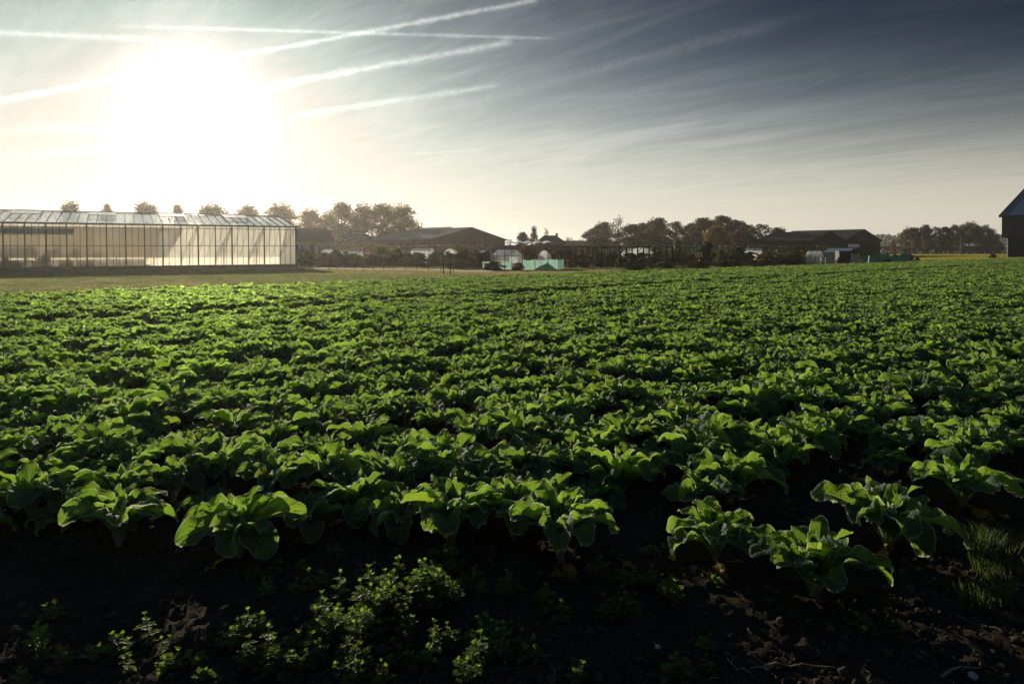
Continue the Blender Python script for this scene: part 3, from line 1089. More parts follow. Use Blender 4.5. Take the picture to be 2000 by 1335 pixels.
def build_trees():
    side = ('first from the left', 'second from the left', 'third from the left', 'fourth from the left', 'fifth from the left', 'sixth from the left', 'seventh, at its right end')
    for i, (px, y, w) in enumerate(((137, 397, 40), (208, 401, 34), (285, 398, 48), (348, 404, 36), (415, 402, 52), (482, 404, 54), (546, 402, 58))):
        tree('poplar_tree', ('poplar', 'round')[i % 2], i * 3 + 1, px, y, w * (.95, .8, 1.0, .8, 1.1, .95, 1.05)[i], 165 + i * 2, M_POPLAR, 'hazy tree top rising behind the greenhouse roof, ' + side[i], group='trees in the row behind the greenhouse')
    for px, y, w, d, k, lab in ((604, 411, 44, 182, 1, 'hazy tree with a thin pointed top just right of the greenhouse'),
                                (636, 418, 52, 184, 2, 'low broad hazy tree between the pointed one and the tall cluster behind the house'),
                                (667, 399, 58, 180, 0, 'tall peaked tree in the hazy cluster above the white house roof'),
                                (709, 403, 50, 178, 1, 'hazy tree just right of the tall peaked one behind the white house'),
                                (748, 401, 54, 178, 0, 'broad hazy tree left of the last dark one above the brown barn'),
                                (787, 403, 52, 176, 1, 'darker rounded tree ending the hazy cluster above the brown barn roof')):
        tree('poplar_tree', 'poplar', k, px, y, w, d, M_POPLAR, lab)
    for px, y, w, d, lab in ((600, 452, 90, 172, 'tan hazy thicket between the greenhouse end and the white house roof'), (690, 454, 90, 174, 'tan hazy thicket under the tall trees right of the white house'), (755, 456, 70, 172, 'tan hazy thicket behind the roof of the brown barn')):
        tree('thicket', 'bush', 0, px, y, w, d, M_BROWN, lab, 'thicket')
    # around the low house
    tree('autumn_tree', 'round', 1, 1022, 455, 30, 140, M_RUST, 'rusty red tree between the brown barn and the dark hipped house')
    tree('conifer', 'conifer', 0, 1043, 443, 22, 142, M_OLIVE, 'slim pointed conifer beside the rusty red tree')
    tree('slim_tree', 'sparse', 1, 1066, 446, 22, 165, M_OLIVE, 'sparse tree top sticking up behind the dark hipped house')
    for px, y, w, d, k, lab in ((1112, 463, 34, 230, 0, 'pale hazy bare tree right of the hipped house'), (1132, 467, 26, 235, 1, 'pale hazy bare tree next to the big dark tree belt'), (996, 466, 22, 150, 0, 'tiny tree top at the right eave of the brown barn')):
        tree('bare_tree', 'sparse', k, px, y, w, d, M_BROWN, lab)
    # dark belt
    belt = ((1160, 447, 40, 0, 'low rounded tree at the left end of the dark belt'), (1178, 436, 44, 1, 'dense tree left of the fuzzy birch in the dark belt'),
            (1232, 440, 46, 2, 'dark tree right of the fuzzy birch in the dark belt'), (1256, 437, 40, 0, 'dark tree left of the pointed crown in the belt'),
            (1284, 428, 52, 1, 'tall pointed crown in the middle of the dark belt'), (1322, 434, 46, 3, 'dark tree with sky gaps right of the pointed crown'),
            (1352, 437, 44, 0, 'dark rounded tree left of the tallest mass in the belt'), (1377, 428, 54, 2, 'wide dark tree on the left half of the tallest mass'),
            (1410, 423, 54, 0, 'tallest dark crown of the belt, behind the yellow tree'), (1437, 431, 40, 3, 'thin-leaved tree right of the tallest dark crown'),
            (1458, 441, 40, 1, 'small dark tree behind the orange tree'), (1484, 439, 42, 3, 'round tree with sky gaps at the right end of the belt'),
            (1520, 446, 34, 1, 'small round brownish tree in front of the dark twin barn'))
    for i, (px, y, w, k, lab) in enumerate(belt):
        tree('broadleaf_tree', 'round', k, px, y, w * 1.12, 176 + (i * 7) % 12, M_OLIVE if i < 12 else M_BROWN, lab)
    tree('birch_tree', 'sparse', 0, 1206, 423, 40, 174, M_BROWN, 'fuzzy birch with thin brownish twigs above the dark belt')
    tree('autumn_tree', 'round', 2, 1400, 443, 44, 150, M_YELLOW, 'glowing yellow autumn tree before the tallest dark crown')
    tree('autumn_tree', 'round', 0, 1442, 451, 34, 150, M_RUST, 'smaller orange autumn tree right of the yellow one')
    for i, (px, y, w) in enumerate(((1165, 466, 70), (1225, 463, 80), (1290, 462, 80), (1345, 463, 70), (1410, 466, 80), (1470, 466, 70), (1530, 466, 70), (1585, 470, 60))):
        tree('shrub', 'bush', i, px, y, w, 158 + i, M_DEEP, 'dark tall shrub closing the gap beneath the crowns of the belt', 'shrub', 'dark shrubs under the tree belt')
    # right hand trees
    rt = ((1782, 446, 50, 'round', 2, 'dark spreading tree at the left of the far right group'), (1807, 441, 36, 'round', 1, 'pointed dark tree in the far right group'),
          (1826, 444, 34, 'round', 3, 'dark tree between the pointed one and the gap in the far right group'), (1847, 444, 32, 'round', 0, 'thin dark tree left of the gap in the far right group'),
          (1870, 440, 40, 'umbrella', 0, 'flat-topped tree right of the gap with sky under its crown'), (1893, 437, 48, 'umbrella', 1, 'tallest flat crown in the wide group before the dark barn'),
          (1918, 441, 44, 'umbrella', 0, 'drooping crown sloping towards the dark barn'), (1936, 449, 30, 'umbrella', 1, 'last small drooping crown beside the dark barn'))
    for px, y, w, kd, k, lab in rt:
        tree('broadleaf_tree', kd, k, px, y, w * .86, 262 + (px % 9), M_OLIVE, lab)
    for px, y, w, m, lab in ((1745, 468, 16, M_BROWN, 'small round hazy tree at the left end of the long hedge'), (1784, 468, 14, M_YELLOW, 'small yellow tree in front of the far right group'),
                             (1768, 469, 14, M_BROWN, 'small brown tree left of the small yellow one'), (1806, 470, 13, M_BROWN, 'small dull tree below the pointed dark one'),
                             (1832, 468, 16, M_RUST, 'small reddish tree above the long hedge'), (1858, 471, 14, M_BROWN, 'small brown tree beneath the sky gap'),
                             (1881, 469, 15, M_RUST, 'small brownish red tree beneath the flat crowns'), (1720 + 205, 474, 40, M_OLIVE, 'low dark shrub between the long hedge and the barn')):
        tree('young_tree', 'bush', 3, px, y, w, 250, m, lab)
    # small trees and shrubs of the allotments
    sh = ((597, 497, 26, 78, 2, M_GREEN, 'low green bush behind the wire fence next to the greenhouse end'),
          (622, 494, 24, 80, 1, M_BROWN, 'brown bush under the bright white tunnel'), (640, 502, 22, 74, 2, M_BROWN, 'small reddish brown plant behind the fence below the bright tunnel'),
          (655, 489, 28, 78, 0, M_GREEN, 'dark bush right of the bright white tunnel'), (676, 490, 22, 80, 3, M_GREEN, 'slim bush before the long low glasshouse'),
          (697, 500, 26, 74, 2, M_GREEN, 'low spread bush below the long low glasshouse'), (722, 496, 26, 76, 1, M_BROWN, 'bush between the long low glasshouse and the tall dark pair'),
          (745, 485, 36, 82, 0, M_GREEN, 'left of the two tall dark bushes before the brown barn'), (776, 483, 38, 80, 3, M_GREEN, 'right of the two tall dark bushes before the brown barn'),
          (800, 496, 28, 74, 2, M_BROWN, 'loose brown bush under the small hipped glasshouse'), (828, 499, 30, 72, 1, M_GREEN, 'leafy bush right under the small hipped glasshouse'),
          (850, 491, 26, 78, 0, M_GREEN, 'bush between the small glasshouse and the bright round tunnel'), (874, 492, 24, 70, 2, M_GREEN, 'bush in front of the bright round tunnel'),
          (905, 489, 36, 68, 0, M_BROWN, 'tall brown bush right of the bright round tunnel'), (928, 491, 34, 69, 1, M_BROWN, 'rusty brown bush left of the small dark shed'),
          (895, 508, 44, 63, 2, M_GREEN, 'low yellow green bush on the grass left of the teal net'), (1030, 483, 40, 82, 0, M_BROWN, 'brown bush behind the bright teal net'),
          (1062, 485, 44, 84, 1, M_BROWN, 'reddish bush behind the right half of the teal net'), (1092, 488, 34, 80, 2, M_BROWN, 'thin brown bush at the start of the black cage'),
          (1118, 502, 30, 66, 2, M_RUST, 'rusty low plant inside the left end of the black cage'), (1140, 498, 30, 67, 1, M_BROWN, 'brown plant inside the black cage next to the rusty one'),
          (1168, 492, 34, 70, 3, M_DEEP, 'dark climbing bush in the middle of the black cage'), (1196, 496, 34, 69, 0, M_DEEP, 'dark bush in the black cage left of the white tunnel'),
          (1214, 500, 26, 66, 2, M_GREEN, 'pale twiggy bush by the cage before the white tunnel'), (1272, 503, 26, 68, 1, M_RUST, 'orange brown plant in front of the white tunnel'),
          (1300, 500, 36, 70, 1, M_BROWN, 'grassy bush at the right end of the black cage'), (1325, 468, 26, 74, 3, M_DEEP, 'tall narrow dark evergreen at the end of the black cage'),
          (1350, 496, 30, 76, 2, M_BROWN, 'yellowish brown bush right of the narrow evergreen'), (1381, 474, 30, 78, 0, M_DEEP, 'dark upright bush below the yellow autumn tree'),
          (1410, 488, 30, 80, 2, M_GREEN, 'green bush right of the dark upright one'), (1441, 482, 44, 78, 3, M_DEEP, 'big dark bush left of the small round glasshouse'),
          (1494, 493, 34, 80, 1, M_BROWN, 'brown scrub right of the small round glasshouse'), (1522, 496, 34, 82, 2, M_BROWN, 'low dry scrub between the two small glasshouses'),
          (1550, 497, 34, 84, 0, M_DEEP, 'dark scrub between the dry scrub and the right glasshouse'), (1574, 486, 34, 86, 1, M_BROWN, 'taller brown bush left of the right glasshouse'),
          (1715, 503, 30, 92, 2, M_BROWN, 'low scrub in front of the green net fence'), (1783, 498, 24, 96, 1, M_BROWN, 'dry bush at the right end of the green net fence'),
          (1245, 511, 70, 58, 1, M_GREEN, 'low mound of green growth in front of the black cage'), (1300, 512, 56, 59, 2, M_GREEN, 'grassy mound right of the low green one'),
          (1360, 510, 60, 64, 1, M_BROWN, 'brown weedy growth at the crop edge below the dark upright bush'), (1425, 508, 60, 68, 0, M_GREEN, 'weedy growth at the crop edge below the big dark bush'),
          (1490, 506, 60, 72, 2, M_BROWN, 'dry weeds at the crop edge below the small round glasshouse'), (1550, 505, 60, 76, 1, M_DEEP, 'dark weeds at the crop edge left of the right glasshouse'),
          (1940, 495, 12, 118, 2, M_DEEP, 'small dark shrub on the field edge at the foot of the dark barn'),
          (965, 511, 40, 59, 0, M_DEEP, 'dark heap of growth leaning on the left half of the teal net'), (1010, 513, 30, 57, 1, M_DEEP, 'dark bramble in front of the teal net'))
    for px, y, w, d, k, m, lab in sh:
        tree('bush', 'bush', k, px, y, w * 1.1, d, m, lab, 'bush')
    for i in range(8):
        tree('bush', 'bush', i, 1112 + i * 28 + (i * 37) % 9, 489 + (i * 5) % 7, 50, 76 + i % 3, (M_DEEP, M_BROWN, M_DEEP, M_OLIVE)[i % 4],
             'dull dark scrub filling the space behind the posts of the black cage', 'bush', 'scrub behind the cage')
    for i in range(11):
        tree('bush', 'bush', i + 1, 596 + i * 31 + (i * 41) % 11, 493 + (i * 7) % 6, 48, 77 + i % 4, (M_GREEN, M_BROWN, M_OLIVE)[i % 3],
             'hazy low scrub behind the wire fence of the allotments', 'bush', 'scrub behind the wire fence')
    for i in range(9):
        tree('bush', 'bush', i, 1332 + i * 27 + (i * 29) % 11, 491 + (i * 5) % 8, 50, 84 + i % 4, (M_DEEP, M_BROWN, M_OLIVE)[i % 3],
             'dark tangled scrub between the black cage and the right glasshouse', 'bush', 'scrub right of the cage')
    # hedges: box-shaped masses of leaves
    for (p0, y0, p1, y1, d, thick, m, lab) in ((1718, 482, 1962, 483, 255, 3.0, M_DEEP, 'long low clipped hedge along the far side of the yellow-green meadow'),
                                               (560, 478, 1000, 480, 120, 2.5, M_BROWN, 'brown hedge running behind the allotment bushes before the brown barn'),
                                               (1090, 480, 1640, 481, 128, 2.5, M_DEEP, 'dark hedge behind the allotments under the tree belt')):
        rng = random.Random(p0)
        mb = MB()
        a, b = at(p0, y0, d), at(p1, y1, d)
        n = int((b.x - a.x) * 90)
        for i in range(n):
            f = rng.random()
            h = a.z + (b.z - a.z) * f
            h *= 1 + .10 * mnoise.noise(Vector((f * 60, p0, 0)))
            p = Vector((a.x + (b.x - a.x) * f, d + rng.uniform(-.5, .5) * thick, h * (1 - rng.random() ** 2.2)))
            leaf_quad(mb, rng, p, rng.uniform(.14, .34) * (d / 180) ** .5)
        tag(mb.build('hedge', m), lab, 'hedge')
    # far wood
    rng = random.Random(99)
    mb = MB()
    for i in range(46):
        px = 1690 + i * 6.4 + rng.uniform(-3, 3)
        d = 680 + rng.uniform(-20, 60)
        top = at(px, 457 + rng.uniform(0, 4), d)
        for j in range(420):
            f = rng.random()
            r = 5.2 * math.sin(math.pi * (f * .75 + .2))
            v = rnd_dir(rng)
            leaf_quad(mb, rng, Vector((top.x + v.x * r, d + v.y * r, top.z * (.06 + .94 * f))), rng.uniform(.5, 1.2))
    tag(mb.build('far_wood', M_OLIVE), 'distant wood fading into haze behind the right trees', None, None, 'stuff')


build_trees()


# ------------------------------------------------------------------ ground covers
def sheet(name, pts, z, mat, label):
    mb = MB()
    mb.add([(x, y, z) for x, y in pts], (tuple(range(len(pts))),))
    return tag(mb.build(name, mat), label, None, None, 'structure')


def P2(s, r):
    p = U * r + NV * s
    return (float(p[0]), float(p[1]))


GA, GB = Vector((-.866, -.5, 0)), Vector((-.5, .866, 0))      # greenhouse: along the wall to the left / away
G0 = Vector((gx(577, 75), 75, 0))
GL, GW = 44.0, 17.5
GZ, GR = zat(577, 443, 75), 5.95


def build_covers():
    turf = plain('turf', (0.045, 0.05, 0.022), 1.0, 0.4, 2, 0.05)
    sheet('grass_verge', [P2(29.4, -70), P2(29.4, 130), P2(46, 130), (60, 118), (-40, 118), (-130, 80)], 0.012, turf, 'grass verge between the crop and the greenhouse')
    sheet('meadow', [(66, 104), (125, 104), (420, 480), (150, 480)], 0.016, plain('meadow turf', (0.10, 0.10, 0.03), 1.0, 0.3, .3, 0.05), 'sunlit yellow-green meadow beyond the crop on the right')
    pm = plain('pale gravel', (0.55, 0.50, 0.42), 0.9, 0.2, 4, 0.2)
    mb = MB()
    A = [at(590 + i * 40, HORIZON, 67 - i * 1.5) for i in range(10)]
    for i in range(9):
        a, b = A[i], A[i + 1]
        mb.quad((a.x, a.y, .02), (b.x, b.y, .02), (b.x + .6, b.y + 3.0, .03), (a.x + .6, a.y + 3.0, .03))
    tag(mb.build('path', pm), 'pale path along the foot of the wire fence', None, None, 'structure')
    rng = random.Random(31)
    g1 = [tuft_mesh(200 + i, 46, .085, .30, .006, .8) for i in range(4)]
    M_DRY_SUNLIT = leafy('dry and sunlit grass blade', (0.12, 0.10, 0.045), (0.52, 0.45, 0.18), 0.55, 0.4)
    g1 += [tuft_mesh(205 + i, 46, .085, .30, .006, .8, M_DRY_SUNLIT) for i in range(3)]
    M_ROUGH = leafy('rank dead grass blade', (0.045, 0.036, 0.02), (0.10, 0.08, 0.03), 0.35, 0.5)
    g2 = [tuft_mesh(210 + i, 34, .26, .22, .007, .9, M_ROUGH) for i in range(3)]
    M_MEAD = leafy('meadow blade', (0.16, 0.15, 0.035), (0.50, 0.47, 0.07), 0.6, 0.3)
    g3 = [tuft_mesh(220 + i, 70, .30, 1.3, .03, .7, M_MEAD) for i in range(3)]
    co, rot, scl, idx = [], [], [], []
    while len(co) < 17000:
        d = 20 + 62 * rng.random() ** .8
        x = rng.uniform(-.86, .35) * d
        s = -U[1] * x + U[0] * d
        if s < 30.0 + fbm(x, d, .2, 2) * 1.2:
            continue
        v = Vector((x, d, 0)) - G0
        la, lb = v.dot(GA), v.dot(GB)
        if -.3 < la and -.25 < lb:
            continue
        pd = min((Vector((x, d, 0)) - (A[i] + Vector((.3, 1.5, -A[i].z)))).length for i in range(10))
        if pd < 1.6:
            continue
        co.append((x, d, 0.01))
        rot.append((0, 0, rng.random() * 6.28))
        scl.append(rng.uniform(.6, 1.25))
        dry = .10 + .9 * max(0, fbm(x * .5, d, .16, 3) + .05) + max(0, .85 - pd / 16)      # dry in noise patches; extra pale blades by the path paint in sunlight
        idx.append(rng.randrange(4, 7) if rng.random() < dry else rng.randrange(4))  # pale tufts: dry in patches, painted sunlight by the path
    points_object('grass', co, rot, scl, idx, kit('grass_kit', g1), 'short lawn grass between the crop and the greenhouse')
    co, rot, scl, idx = [], [], [], []
    for i in range(5200):
        r = rng.uniform(-45, 70)
        s = rng.gauss(29.8, .45)
        if s < 29.2:
            continue
        x, y = P2(s, r)
        if abs(x) > .9 * y:
            continue
        co.append((x, y, 0.01))
        rot.append((0, 0, rng.random() * 6.28))
        scl.append(rng.uniform(.4, 1.2))
        idx.append(rng.randrange(3))
    points_object('rough_grass', co, rot, scl, idx, kit('rough_kit', g2), 'brown rough grass along the far edge of the crop')
    co, rot, scl, idx = [], [], [], []
    while len(co) < 9000:
        d = 104 + 146 * rng.random()
        x = rng.uniform(.56, .80) * d
        co.append((x, d, 0.01))
        rot.append((0, 0, rng.random() * 6.28))
        scl.append(rng.uniform(.6, 1.2))
        idx.append(rng.randrange(3))
    points_object('meadow_grass', co, rot, scl, idx, kit('meadow_kit', g3), 'sunlit yellow-green meadow grass')


build_covers()

# ------------------------------------------------------------------ buildings
def glassmat(name, tint, transp, rough=0.30, forward=0.5, grime=0.35):
    """dusty horticultural glass: partly clear, partly scattering the light it lets through"""
    m, N, out = material(name)
    tc = N.new('ShaderNodeTexCoord').outputs['Object']
    n = N.noise(N.v('MULTIPLY', tc, (1.0, 1.0, 0.35)), 2.2, 5, 0.65)
    k = N.ramp(n, 0.3, 0.72)
    cl = N.shader('ShaderNodeBsdfTransparent', Color=(0.93, 0.95, 0.93))
    tl = N.shader('ShaderNodeBsdfTranslucent', Color=tint)
    rf = N.new('ShaderNodeBsdfRefraction')
    N.put(rf.inputs['Color'], tint)
    rf.inputs['Roughness'].default_value = rough
    rf.inputs['IOR'].default_value = 1.12
    sc_ = N.mixs(forward, tl, rf.outputs[0])
    body = N.mixs(N.m('SUBTRACT', 1.0 - transp, N.m('MULTIPLY', N.m('SUBTRACT', 0.5, k), grime)), cl, sc_)
    gl = N.shader('ShaderNodeBsdfGlossy', Color=(1, 1, 1), Roughness=0.08)
    lw = N.new('ShaderNodeFresnel')
    lw.inputs['IOR'].default_value = 1.3
    out(N.mixs(N.m('MULTIPLY', lw.outputs[0], 0.5), body, gl))
    return m


M_GWALL = glassmat('greenhouse wall glass', (1.0, 0.94, 0.80), 0.05, 0.5, 0.15, 0.1)
M_GROOF = glassmat('greenhouse roof glass', (0.97, 0.95, 0.90), 0.88, 0.30, 0.8, 0.3)
M_CLEAR = glassmat('clear greenhouse glass', (0.95, 0.93, 0.88), 0.9, 0.35, 0.15)
M_GLASS = glassmat('small glasshouse glass', (0.93, 0.95, 0.92), 0.25, 0.4, 0.4)
M_FILM = glassmat('tunnel film', (0.94, 0.95, 0.95), 0.10, 0.5, 0.25)
M_ALU = plain('weathered aluminium bar', (0.24, 0.21, 0.17), 0.55, 0.2, 5, 0.4)
M_POST = plain('grey timber post', (0.10, 0.085, 0.065), 0.9, 0.3, 8, 0.1)
M_DARK = plain('dark painted steel', (0.02, 0.021, 0.02), 0.6, 0.3, 4, 0.3)
M_BLACKWOOD = plain('blackened timber', (0.012, 0.011, 0.010), 1.0, 0.3, 6, 0.02)
M_SLAB = plain('concrete plinth', (0.20, 0.18, 0.15), 0.95, 0.25, 3, 0.1)


def build_greenhouse():
    root = thing('greenhouse', G0, 'long glass greenhouse with a low ridged glass roof in front of the sun', 'greenhouse')
    A, B, Z = GA, GB, Vector((0, 0, 1))

    def p(a, b, z):
        return A * a + B * b + Z * z
    zg, zr, hw = GZ, GR, GW / 2
    base = .28
    # plinth
    mb = MB()
    for b in (-.09, GW + .09):
        mb.hexa([p(-.1, b - .09, -.05), p(GL, b - .09, -.05), p(GL, b + .09, -.05), p(-.1, b + .09, -.05)], [p(-.1, b - .09, base), p(GL, b - .09, base), p(GL, b + .09, base), p(-.1, b + .09, base)])
    mb.hexa([p(-.28, -.18, -.05), p(-.1, -.18, -.05), p(-.1, GW + .18, -.05), p(-.28, GW + .18, -.05)], [p(-.28, -.18, base), p(-.1, -.18, base), p(-.1, GW + .18, base), p(-.28, GW + .18, base)])
    mb.build('plinth', M_SLAB, root)
    # glazing
    mb = MB()
    n = int(GL / 1.62)
    for i in range(n * 3):
        a0, a1 = i * .54 + .02, i * .54 + .52
        for z0, z1 in ((base, 2.30), (2.34, zg - .34), (zg - .30, zg - .06)):
            o = .004 * ((i * 7) % 3)
            mb.quad(p(a0, .02 + o, z0), p(a1, .02 + o, z0), p(a1, .02 + o, z1), p(a0, .02 + o, z1))
    mb.build('wall_glass', M_GWALL, root)
    mb = MB()
    for i in range(14):
        b0, b1 = i * 1.25 + .03, i * 1.25 + 1.22
        zt = [zg + (zr - zg) * (1 - abs(b - hw) / hw) - .1 for b in (b0, b1)]
        mb.quad(p(0, b0, base), p(0, b1, base), p(0, b1, zt[1]), p(0, b0, zt[0]))
    mb.build('end_glass', M_CLEAR, root)
    mb = MB()
    for i in range(n):
        mb.quad(p(i * 1.62 + .03, GW, base), p(i * 1.62 + 1.59, GW, base), p(i * 1.62 + 1.59, GW, zg), p(i * 1.62 + .03, GW, zg))
    mb.build('back_glass', M_CLEAR, root)
    mb = MB()
    step = .81
    for i in range(int(GL / step)):
        a0, a1 = i * step + .03, i * step + step - .03
        for b0, z0, b1, z1 in ((-.05, zg, hw, zr), (GW + .05, zg, hw, zr)):
            mb.quad(p(a0, b0, z0), p(a1, b0, z0), p(a1, b1, z1), p(a0, b1, z1))
    mb.build('roof_glass', M_GROOF, root)
    # frame
    mb = MB()
    for i in range(n + 1):
        a = i * 1.62
        mb.bar(p(a, -.03, 0), p(a, -.03, zg), .085, .09)
        if i < n:
            for k in (1, 2):
                mb.bar(p(a + k * .54, -.015, base), p(a + k * .54, -.015, zg - .05), .028, .045)
    for z, w in ((2.32, .06), (zg - .32, .06), (base + .03, .07)):
        mb.bar(p(0, -.02, z), p(GL, -.02, z), .05, w)
    mb.build('wall_frame', M_ALU, root)
    mb = MB()
    mb.hexa([p(-.25, -.3, zg - .08), p(GL, -.3, zg - .08), p(GL, -.06, zg - .08), p(-.25, -.06, zg - .08)], [p(-.25, -.34, zg + .08), p(GL, -.34, zg + .08), p(GL, -.06, zg + .08), p(-.25, -.06, zg + .08)])
    mb.build('gutter', M_ALU, root)
    mb = MB()
    for i in range(int(GL / step) + 1):
        a = i * step
        for b0 in (-.1, GW + .1):
            mb.bar(p(a, b0, zg + .04), p(a, hw, zr + .04), .055, .06)
    mb.bar(p(0, hw, zr + .06), p(GL, hw, zr + .06), .10, .09)
    mb.build('roof_bars', M_ALU, root)
    mb = MB()
    for i in range(8):
        b = i * GW / 7
        zt = zg + (zr - zg) * (1 - abs(b - hw) / hw)
        mb.bar(p(-.04, b, 0), p(-.04, b, zt), .09, .09)
    mb.bar(p(-.04, 0, zg), p(-.04, GW, zg), .08, .08)
    mb.bar(p(-.05, -.05, zg + .02), p(-.05, hw, zr + .05), .1, .1)
    mb.bar(p(-.05, GW + .05, zg + .02), p(-.05, hw, zr + .05), .1, .1)
    mb.build('end_frame', M_ALU, root)
    # roof vents, slightly ajar, just below the ridge
    for i in range(6):
        a0 = 4.05 + i * 6.48
        mb = MB()
        q0, q1 = p(a0, 4.6, zg + (zr - zg) * 4.6 / hw + .26), p(a0, hw - .15, zr + .1)
        r0, r1 = p(a0 + 2.43, 4.6, zg + (zr - zg) * 4.6 / hw + .26), p(a0 + 2.43, hw - .15, zr + .1)
        for u, v in ((q0, q1), (r0, r1), (q0, r0), (q1, r1)):
            mb.bar(u, v, .06, .06)
        for k in (1, 2):
            mb.bar(q0.lerp(r0, k / 3), q1.lerp(r1, k / 3), .04, .04)
        v_ = mb.build('roof_vent', M_ALU, root)
        mb = MB()
        mb.quad(q0, r0, r1, q1)
        mb.build('pane', M_GROOF, v_)
    # inside: posts, trusses, bracing, a rolled screen
    mb = MB()
    for i in range(1, int(GL / 3.24)):
        a = i * 3.24
        for b in (.35, hw, GW - .3):
            mb.bar(p(a, b, 0), p(a, b, zg), .09, .09)
        mb.bar(p(a, .2, zg - .05), p(a, GW - .2, zg - .05), .07, .1)
        mb.bar(p(a, .2, zg - .5), p(a, GW - .2, zg - .5), .05, .05)
        for k in range(8):
            b = .2 + k * (GW - .4) / 8
            mb.bar(p(a, b, zg - .5), p(a, b + (GW - .4) / 8, zg - .05), .035, .035)
    for a in (12.96, 14.58):
        mb.bar(p(a, .14, .3), p(a + 1.62, .14, zg - .3), .03, .03)
        mb.bar(p(a, .14, zg - .3), p(a + 1.62, .14, .3), .03, .03)
    mb.build('inner_frame', M_ALU, root)
    cloth = plain('grey screen cloth', (0.10, 0.085, 0.065), 0.95, 0.2, 4, 0.05)
    mb = MB()
    mb.hexa([p(20.5, .5, zg - 1.0), p(GL - .5, .5, zg - 1.05), p(GL - .5, .62, zg - 1.05), p(20.5, .62, zg - 1.0)], [p(20.5, .5, zg - .40), p(GL - .5, .5, zg - .40), p(GL - .5, .62, zg - .40), p(20.5, .62, zg - .40)])
    mb.build('rolled_screen', cloth, root)
    mb = MB()
    sh = glassmat('added dimming sheet', (0.50, 0.40, 0.26), 0.12, 0.3, 0.1)  # added sheets under the roof and at the back, to darken the left part
    mb.quad(p(11, .8, zg - .2), p(GL - .5, .8, zg - .2), p(GL - .5, GW - 1, zg - .16), p(11, GW - 1, zg - .16))
    mb.quad(p(13, GW - .6, .2), p(GL - .5, GW - .6, .2), p(GL - .5, GW - .6, zg - .2), p(13, GW - .6, zg - .2))
    mb.build('added_dimming_sheet', sh, root)
    # plants grown inside
    rng = random.Random(8)
    for row in range(5):
        for k in range(16):
            a = 14.5 + k * 2.1 + rng.uniform(-.4, .4)
            if a > GL - 1:
                continue
            b = 2.2 + row * 3.0
            hgt = (1.5 + rng.random() * .8) * min(1.15, .35 + max(0, a - 13) * .07) * (1.0 if row else .8)
            w = G0 + p(a, b, 0)
            o = thing('potted_bush', w, 'blurred dark bush growing inside the greenhouse behind its dusty glass', 'bush', 'plants inside the greenhouse', rng.random() * 6)
            o.scale = (1.5, 1.5, hgt)
            c = link('foliage', TREES['bush'][(row + k) % 4][0], o)
            c.material_slots[0].link = 'OBJECT'
            c.material_slots[0].material = M_DEEP if (row + k) % 3 else M_GREEN
            link('branches', TREES['bush'][(row + k) % 4][1], o)


build_greenhouse()


def gable(root, P0, g, s, w, L, ze, zr, wall, roof, over=.35, thick=.14, z0=0.0, split=None):
    """gabled hall in local space of root: P0 near corner, g along the gable, s along the ridge"""
    P0, g, s, Z = Vector(P0), Vector((g[0], g[1], 0)).normalized(), Vector((s[0], s[1], 0)).normalized(), Vector((0, 0, 1))

    def p(a, b, z):
        return P0 + g * a + s * b + Z * z
    h = w / 2
    mb = MB()
    vs = [p(0, 0, z0), p(w, 0, z0), p(w, 0, ze), p(h, 0, zr), p(0, 0, ze), p(0, L, z0), p(w, L, z0), p(w, L, ze), p(h, L, zr), p(0, L, ze)]
    mb.add(vs, ((0, 1, 2, 3, 4), (9, 8, 7, 6, 5), (0, 4, 9, 5), (1, 6, 7, 2)))
    wo = mb.build('wall', wall, root)
    mb = MB()
    sl = (zr - ze) / h
    for sg in (0, 1):
        def q(t, b, dz):
            a = t if sg == 0 else w - t
            return p(a, b, ze + sl * t + dz)
        e = -over
        mb.hexa([q(e, -over, .02), q(h, -over, .02), q(h, L + over, .02), q(e, L + over, .02)], [q(e, -over, .02 + thick), q(h, -over, .02 + thick), q(h, L + over, .02 + thick), q(e, L + over, .02 + thick)])
    ro = mb.build('roof', roof, root)
    return p, wo, ro


def window(root, a, b, z0, z1, nrm, frame, pane, bars=1):
    """framed window on a wall between ground points a and b"""
    a, b, nrm = Vector(a), Vector(b), Vector(nrm).normalized()
    Z = Vector((0, 0, 1))
    mb = MB()
    f = nrm * .03
    pts = [a + Z * z0, b + Z * z0, b + Z * z1, a + Z * z1]
    for i in range(4):
        mb.bar(pts[i] + f, pts[(i + 1) % 4] + f, .09, .09)
    for k in range(1, bars + 1):
        u = a.lerp(b, k / (bars + 1))
        mb.bar(u + f + Z * z0, u + f + Z * z1, .05, .05)
    w = mb.build('window', frame, root)
    mb = MB()
    mb.quad(*[q + nrm * .012 for q in pts])
    mb.build('pane', pane, w)
    return w


M_WHITE = plain('white rendered wall', (0.62, 0.60, 0.55), 0.85, 0.12, 2, 0.2)
M_TILE = plain('grey tiled roof', (0.085, 0.085, 0.085), 0.8, 0.2, 3, 0.3, stripes=((0, 0, 1), .32, .03))
M_BROWNDOOR = plain('brown timber door', (0.09, 0.05, 0.03), 0.7, 0.2, 4)
M_PANE = plain('dark window pane', (0.03, 0.035, 0.04), 0.15, 0.1, 2, 0.5)
M_BARNWALL = plain('brown sheet cladding', (0.115, 0.085, 0.060), 0.85, 0.15, .8, 0.2, stripes=((1, 1, 0), .6, .03))
M_BARNROOF = plain('grey fibre cement roof', (0.13, 0.128, 0.125), 0.75, 0.25, .5, 0.3, stripes=((.66, .75, 0), .5, .03))
M_DKWALL = plain('dark green sheet cladding', (0.026, 0.026, 0.021), 0.85, 0.2, .8, 0.1, stripes=((1, 1, 0), .7, .03))
